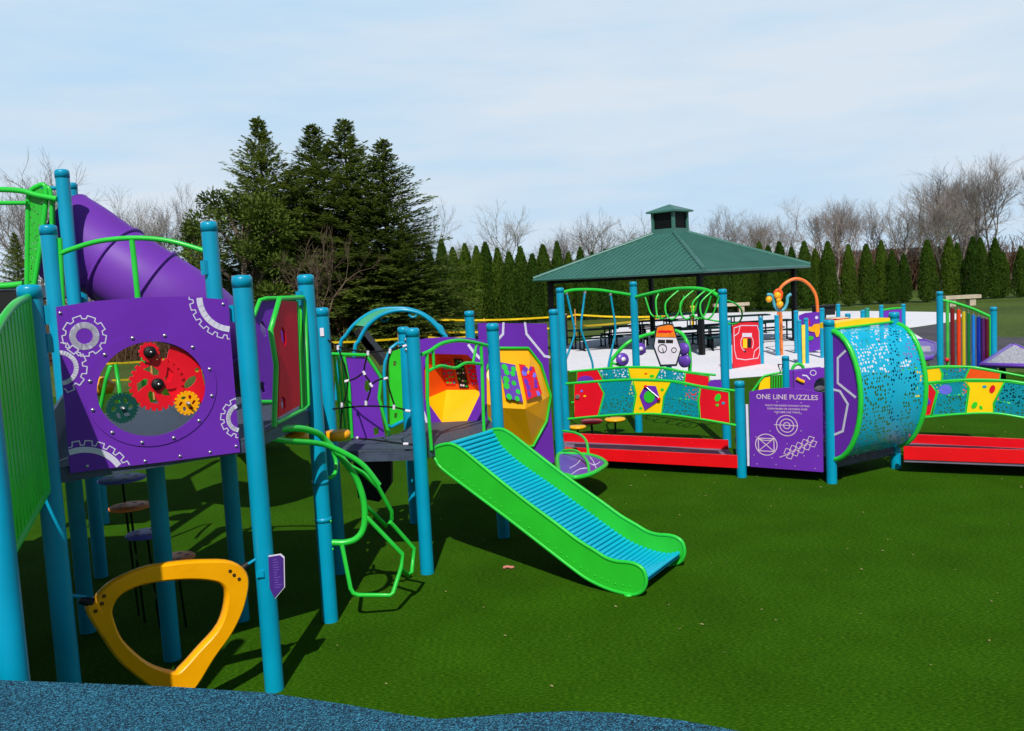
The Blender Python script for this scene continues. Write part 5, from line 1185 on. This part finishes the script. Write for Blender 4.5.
# ================================================================ VEGETATION
def leafquad(vs, fs, p, d, up_, L_, W_):
    s_ = d.cross(up_)
    if s_.length < 1e-4: return
    s_.normalize(); o = len(vs)
    vs.extend([p-s_*W_*.3, p+d*L_*.5-s_*W_*.5, p+d*L_, p+d*L_*.5+s_*W_*.5]); fs.append([o,o+1,o+2,o+3])
def mesh_from(name, vs, fs, m, smooth=False):
    me = bpy.data.meshes.new(name); me.from_pydata([tuple(v) for v in vs], [], fs); me.materials.append(m)
    if smooth: me.polygons.foreach_set('use_smooth', [True]*len(fs))
    me.update(); return me
def inst(name, label, cat, group, loc, sc, rz, parts):
    t = bpy.data.objects.new(name, None); COL.objects.link(t); t.location = loc; t.scale = sc; t.rotation_euler.z = rz
    t['label'] = label; t['category'] = cat; t['group'] = group
    for pn, me in parts:
        o = bpy.data.objects.new(pn, me); COL.objects.link(o); o.parent = t
    return t
def spruce_mesh(seed, h=1.0, w=.25, levels=60, m=SPR, dens=1.15, ragged=.22, lf=1.0):
    rnd = random.Random(seed); vs = []; fs = []; tv = MB()
    for i in range(levels):
        z = .04+.955*(i/levels)**.95; rr = w*(1-z)**.90*(1+rnd.uniform(-.18,.18))+.004
        nb = int(13+11*(1-z))
        for k in range(nb):
            a = rnd.uniform(0,2*math.pi); ln = rr*rnd.uniform(.6,1.22)*(1.25 if rnd.random() < .08 else 1)
            hd = V(math.cos(a),math.sin(a),0); sd = V(-math.sin(a),math.cos(a),0); base = V(0,0,z+rnd.uniform(-.008,.008))
            rise = -.10+.55*z+rnd.uniform(-.1,.1); n_t = int(14+90*ln/w)
            for j in range(n_t):
                s_ = rnd.random()**.7; q_ = s_*ln
                droop = rise*q_-.55*q_*s_*(1-z)*.6+.35*ln*s_**3*.5
                lat = rnd.uniform(-1,1)*ln*.26*(1-s_*.75); p = base+hd*q_+sd*lat+V(0,0,droop-abs(lat)*.35+rnd.gauss(0,.0015))
                dd = (hd*rnd.uniform(.3,1)+sd*(rnd.uniform(-.5,.5)+1.2*lat/max(ln,.001))+V(0,0,rnd.uniform(-.45,.3)+.5*s_*z)).normalized()
                leafquad(vs, fs, p, dd, V(rnd.uniform(-.5,.5),rnd.uniform(-.5,.5),1), rnd.uniform(.012,.024)*lf*(1-.45*z), rnd.uniform(.005,.010)*lf*(1-.35*z))
    for k in range(26):
        z = rnd.uniform(.95,1.0); a = rnd.uniform(0,6.28); leafquad(vs, fs, V(0,0,z), V(math.cos(a)*.35,math.sin(a)*.35,1).normalized(), V(math.sin(a),math.cos(a),.3), .014, .003)
    b = MB(); b.ring_sweep([V(0,0,0),V(0,0,.5),V(0,0,.97)], [.014,.007,.001], 6, caps=False)
    return mesh_from('spruce_crown', vs, fs, m), mesh_from('spruce_trunk', [Vector(q) for q in b.v], b.f, BARK)
SP = [spruce_mesh(s) for s in (1,2)]
Zs = {}
def spruce(u, vt, Y, wscale, label, mi=0, rz=0.0, vb=None):
    p = at(u,vt,Y); h = p.z*1.0; x = p.x
    return inst('spruce_tree', label, 'tree', 'tall spruces behind the playground', (x,Y,-.03), (h*wscale,h*wscale,h), rz, (('crown',SP[mi][0]),('trunk',SP[mi][1])))
spruce(257,116,44,1.45,'leftmost tall spruce whose thin tip rises above the broad pine',0,.3)
spruce(312,124,45,1.75,'second tall spruce from the left, between two pointed tips',1,1.2)
spruce(343,118,44,1.75,'tallest middle spruce of the dark cluster',0,2.2)
spruce(381,138,43,1.8,'rightmost spruce of the cluster with spreading right flank',1,3.4)
spruce(290,168,47,2.1,'shorter spruce filling behind the leafless tree',0,4.4)
spruce(402,222,41,1.7,'short broad spruce at the right foot of the spruce cluster',1,5.2)
spruce(14,232,52,1.2,'small dark spruce at the far left edge of the picture',1,.9)
# round-crowned pine
def clump_tree(seed, m, clumps, leaf=.03, trunk_r=.03):
    rnd = random.Random(seed); vs = []; fs = []; b = MB(); b.ring_sweep([V(0,0,0),V(.01,0,.3),V(0,.01,.7)], [trunk_r,trunk_r*.7,trunk_r*.3], 6, caps=False)
    for (cx_,cy_,cz_,r_) in clumps:
        b.ring_sweep([V(0,0,max(.1,cz_-.22)),V(cx_*.6,cy_*.6,cz_-.05),V(cx_,cy_,cz_)], [trunk_r*.4,trunk_r*.22,.004], 4, caps=False)
        for k in range(int(520*r_/.12)):
            d = V(rnd.gauss(0,1),rnd.gauss(0,1),rnd.gauss(0,1)).normalized(); p = V(cx_,cy_,cz_)+V(d.x,d.y,d.z*.62)*r_*rnd.uniform(.45,1.12)
            dd = (d+V(rnd.uniform(-.9,.9),rnd.uniform(-.9,.9),rnd.uniform(-.3,.9))).normalized(); leafquad(vs, fs, p, dd, V(rnd.uniform(-1,1),rnd.uniform(-1,1),1), leaf*rnd.uniform(.6,1.2), leaf*.35)
    return mesh_from('pine_crown', vs, fs, m), mesh_from('pine_trunk', [Vector(q) for q in b.v], b.f, BARK)
rnd = random.Random(21)
cl_ = []
for k in range(34):
    z = rnd.uniform(.18,.95); ra = .34*math.sin(math.pi*min(1,(z*.75+.2)))*math.sqrt(rnd.random()); a = rnd.uniform(0,6.28); cl_.append((ra*math.cos(a),ra*math.sin(a),z,rnd.uniform(.07,.13)))
PN = clump_tree(5, PINE, cl_)
def pine(u, vt, Y, wsc, label, rz):
    p = at(u,vt,Y); inst('pine_tree', label, 'tree', 'round-crowned pines beside the spruces', (p.x,Y,-.03), (p.z*wsc,p.z*wsc,p.z), rz, (('crown',PN[0]),('trunk',PN[1])))
pine(236,180,41,1.05,'broad round-crowned pine at the left of the spruce cluster',.4)
pine(196,212,46,.7,'smaller loose pine left of the broad pine, above the purple tube',2.0)
# arborvitae
def arb_mesh(seed):
    rnd = random.Random(seed); vs = []; fs = []
    leanx = rnd.uniform(-.015,.015)
    lobes = [(rnd.uniform(0,6.28), rnd.uniform(.1,.9), rnd.uniform(.1,.22)) for _ in range(14)]
    for k in range(5200):
        z = rnd.random()**.85; a = rnd.uniform(0,6.283)
        R_ = .150*min(1,(z+.04)*9)*(1-z**1.9)**.8+.005
        R_ *= 1+sum(g_*math.exp(-((z-z_)**2)/.012)*max(0,math.cos(a-a_)) for a_,z_,g_ in lobes)*.6
        R_ *= rnd.uniform(.62,1.06)
        p = V(R_*math.cos(a)+leanx*z, R_*math.sin(a), z*.97+.01); d = V(math.cos(a)*.35+rnd.uniform(-.3,.3), math.sin(a)*.35+rnd.uniform(-.3,.3), rnd.uniform(.4,1.2)).normalized()
        leafquad(vs, fs, p, d, V(math.cos(a+rnd.uniform(-.8,.8)),math.sin(a+rnd.uniform(-.8,.8)),.2).cross(d).normalized().cross(d)*-1, rnd.uniform(.02,.045), rnd.uniform(.012,.022))
    b = MB(); b.ring_sweep([V(0,0,0),V(0,0,.15),V(leanx,0,.93)], [.02,.075,.01], 8, caps=False)
    t = MB(); t.ring_sweep([V(0,0,-.01),V(0,0,.12)], [.016,.012], 6, caps=False)
    o = len(vs); vs += [Vector((q[0],q[1],q[2])) for q in b.v if True]; fs += [[i+o for i in f] for f in b.f]
    return mesh_from('arborvitae_crown', vs, fs, ARB), mesh_from('arborvitae_trunk', [Vector(q) for q in t.v], t.f, BARK)
AR = [arb_mesh(s) for s in (11,12,13,14)]
rnd = random.Random(99)
hedge = []
left_tops = [(428,246),(441,240),(452,250),(464,244),(476,248),(485,243),(497,249),(508,252),(520,249),(532,254),(543,246),(556,241),(568,252),(580,247),(592,254),(604,250),(616,252),(628,249),(640,253),(652,250),(664,252),(676,250),(688,252),(700,250),(712,249),(723,252),(735,247),(747,251),(759,242),(768,247),(779,243),(791,248)]
for u,v in left_tops: hedge.append((u,v,'left'))
right_tops = [(804,243),(815,250),(828,243),(848,246),(866,246),(881,241),(892,250),(903,254),(927,242),(949,238),(957,243),(972,238),(980,239),(995,240),(1003,252),(1021,247),(1036,243),(1050,240)]
for u,v in right_tops: hedge.append((u,v,'right'))
for i,(u,v,sd_) in enumerate(hedge):
    Y = 59+rnd.uniform(-.8,.8); p = at(u,v-rnd.uniform(0,3),Y); h = p.z
    ws = h*(.86 if sd_ == 'left' else .84)*rnd.uniform(.9,1.12)*(5/h)**.3
    if sd_ == 'left': lb = 'one of the pointed green arborvitae in the unbroken hedge left of and behind the pavilion'
    else: lb = 'one of the narrow green arborvitae in the gapped hedge right of the pavilion'
    inst('arborvitae', lb, 'evergreen tree', 'arborvitae hedge '+('behind and left of the pavilion' if sd_ == 'left' else 'right of the pavilion'), (p.x,Y,-.03), (ws,ws,h), rnd.uniform(0,6.28), (('crown',AR[i%4][0]),('trunk',AR[i%4][1])))
# bare trees
def bare_mesh(seed, spread=.55, depth=7, twig=BARKG, upright=.35, n0=3, thick=.012):
    rnd = random.Random(seed); b = MB()
    def grow(p, d, L_, r, lev):
        nseg = 3 if lev < 3 else 2; pts = [p]; q = p; dd = d.copy()
        for _ in range(nseg):
            dd = (dd+V(rnd.gauss(0,.10),rnd.gauss(0,.10),rnd.gauss(0,.05)+.04)).normalized(); q = q+dd*L_/nseg; pts.append(q)
        rs_ = [r+(r*.66-r)*i/nseg for i in range(nseg+1)]
        b.ring_sweep(pts, rs_, 5 if lev < 2 else 3, caps=False)
        if lev >= depth: return
        k = rnd.choice((2,2,3)) if lev else n0
        for i in range(k):
            ax = dd.orthogonal().normalized(); ax = Matrix.Rotation(rnd.uniform(0,6.283),3,dd)@ax
            nd = (dd+ax*rnd.uniform(spread*.55,spread*1.25)+V(0,0,upright*.25)).normalized()
            grow(pts[-1] if i < 2 else pts[-2], nd, L_*rnd.uniform(.66,.88), r*rnd.uniform(.55,.7), lev+1)
        if lev > 1:
            for _ in range(3):
                q_ = pts[rnd.randint(0,nseg-1)]; ax = dd.orthogonal().normalized(); ax = Matrix.Rotation(rnd.uniform(0,6.283),3,dd)@ax
                grow(q_, (dd*.6+ax).normalized(), L_*.5, r*.35, max(lev+2,depth-1))
    grow(V(0,0,0), V(0,0,1), .22, thick, 0)
    zmax = max(q[2] for q in b.v); vs = [Vector(q)/zmax for q in b.v]
    nb_ = 0
    me = mesh_from('bare_crown', vs, b.f, twig, True); return me
BT = [bare_mesh(31), bare_mesh(32, .65, 8, twig=BARKB), bare_mesh(33,.5,8,BARKB,.5,4), bare_mesh(34,.7,7,BARKG,.2,3), bare_mesh(35,.45,8,BARKB,.6,4)]
BT.append(bare_mesh(41,.55,6,mat('twig_dark',(104,88,74),.9,.1),.35,3,.014))
tb = MB(); tb.ring_sweep([V(0,0,-.01),V(0,0,.10)], [.02,.0125], 8, caps=False); TRK = mesh_from('bare_trunk', [Vector(q) for q in tb.v], tb.f, BARK)
def bare(u, vt, Y, ws, mi, label, group, rz):
    p = at(u,vt,Y); inst('bare_tree', label, 'tree', group, (p.x,Y,-.03), (p.z*ws,p.z*ws,p.z), rz, (('crown',BT[mi]),('trunk',TRK)))
gL, gM, gR = 'leafless trees behind the left tower','leafless trees behind the hedge and pavilion','leafless trees behind the right hedge'
bare(18,150,60,1.0,0,'large leafless tree at the far left edge',gL,.5)
bare(48,165,70,.9,2,'leafless tree just left of the tallest teal post',gL,1.5)
bare(108,186,75,.9,3,'low leafless tree above the purple tube',gL,2.5)
bare(163,178,72,1.0,4,'upright leafless tree left of the pines',gL,3.5)
for u,v,i in ((-20,170,1),(80,196,1),(135,196,0),(185,192,2)): bare(u,v,82,1.1,i,'one of the fainter leafless trees far behind the left tower and purple tube',gL,u*.1)
bare(425,196,85,.8,0,'leafless tree peeping past the right flank of the spruces',gM,.3)
bare(512,198,80,.95,3,'solitary round leafless tree standing out between spruces and pavilion',gM,1.1)
bare(592,203,78,1.1,0,'spreading leafless tree left of the cupola, above the roof slope',gM,2.4)
bare(628,208,80,1.0,3,'leafless tree just left of the cupola',gM,4.1)
for u,v,i in ((455,232,1),(548,226,1),(655,216,1),(570,222,4),(480,236,2)): bare(u,v,95,1.3,i,'one of the low hazy leafless trees above the left part of the hedge',gM,u*.3)
for k,(u,v,i) in enumerate(((700,206,1),(722,204,4),(745,208,2),(770,210,1),(795,214,3),(815,192,2),(838,189,1),(858,192,2),(880,196,4),(905,190,0),(926,196,4),(945,190,1),(918,184,3),(1040,160,2),(965,180,2))): bare(u,v,82+(k*5)%14,1.15,i,'one of the brownish leafless trees in the line behind the right half of the hedge',gR,k*1.7)
bare(985,146,78,1.05,2,'tallest leafless tree on the right, above the hedge',gR,.8)
bare(962,152,84,1.3,2,'broad leafless tree just left of the tallest right-hand tree',gR,4.4)
bare(1003,146,88,1.4,4,'wide leafless tree behind the tallest right-hand tree',gR,5.3)
bare(1012,150,80,1.0,4,'tall leafless tree cut by the right edge of the picture',gR,2.8)
bare(940,186,76,.9,3,'forked leafless tree left of the tallest right-hand tree',gR,1.3)
bare(313,222,36,1.05,5,'small leafless tree standing in front of the dark spruces',gL if False else 'bare tree before the spruces',.9)
# undergrowth as one mass
rnd = random.Random(4); b = MB()
def brush(x0, x1, y0, y1, zt_, n, sz=1.0):
    for k in range(n):
        x = rnd.uniform(x0,x1); y = rnd.uniform(y0,y1); h = rnd.uniform(.4,1)*zt_; p = V(x,y,0); d = V(rnd.uniform(-.5,.5),rnd.uniform(-.4,.4),1)
        q = p+d*h; s_ = V(.03*sz,0,0)
        b.add([p-s_,p+s_,q+s_*.3,q-s_*.3], [[0,1,2,3]])
        for j in range(3):
            t0 = p.lerp(q,rnd.uniform(.3,.95)); t1 = t0+V(rnd.uniform(-.6,.6),rnd.uniform(-.3,.3),rnd.uniform(.0,.5)); b.add([t0-s_*.4,t0+s_*.4,t1], [[0,1,2]])
brush(-30,-5,40,50,2.2,2600); brush(-60,-28,50,60,3.6,2600,1.4); brush(-60,60,84,92,5.0,6500,1.8)
o_ = b.build('undergrowth', SHRUB, None); o_['kind'] = 'stuff'; tag(o_, 'brown leafless undergrowth along the foot of the trees', 'undergrowth')
# houses
def house(u, vt, Y, W, D, h, label, rz):
    x = at(u,vt,Y).x; ht = at(u,vt,Y).z; t = thing('house', label, 'house', (x,Y,0)); M_ = Matrix.Rotation(rz,3,'Z'); T = lambda a_,b_,c_: V(x,Y,0)+M_@V(a_,b_,c_)
    he = ht-1.6
    b = MB(); b.add([T(a_,b_,c_) for c_ in (0,he) for a_,b_ in ((-W/2,-D/2),(W/2,-D/2),(W/2,D/2),(-W/2,D/2))]+[T(-W/2,0,ht-.1),T(W/2,0,ht-.1)], [[0,1,5,4],[1,2,6,9,5],[2,3,7,6],[3,0,4,8,7]]); b.build('wall', WALLW, t)
    b = MB(); e_ = .4
    for s_ in (-1,1):
        b.add([T(-W/2-e_,s_*(D/2+e_),he-.15),T(W/2+e_,s_*(D/2+e_),he-.15),T(W/2+e_,0,ht),T(-W/2-e_,0,ht)]+[T(-W/2-e_,s_*(D/2+e_),he-.3),T(W/2+e_,s_*(D/2+e_),he-.3),T(W/2+e_,0,ht-.15),T(-W/2-e_,0,ht-.15)], [[0,1,2,3],[7,6,5,4],[0,4,5,1],[1,5,6,2],[3,2,6,7],[0,3,7,4]])
    rf_ = b.build('roof', SHING, t); b = MB(); b.box(T(W*.2,.6,ht+.1), .8,.8,1.3); b.build('chimney', mat('brick',(120,80,70),.9), rf_)
    for k in (-.32,0,.3):
        b = MB(); c_ = T(W*k,-D/2-.03,he*.6); b.box(c_, 1.3,.06,1.3, rz); b.build('window', GLASSD, t)
house(905,248,96,15,9,5,'pale house with grey roof glimpsed through the gap in the right hedge',.1)
house(1012,252,98,12,9,5,'pale house partly hidden behind the rightmost arborvitae',-.1)
house(525,262,104,13,9,4,'low pale house glimpsed behind the hedge left of the pavilion',.1)
# renderer
scene.render.engine = 'CYCLES'
scene.cycles.max_bounces = 6; scene.cycles.transparent_max_bounces = 12
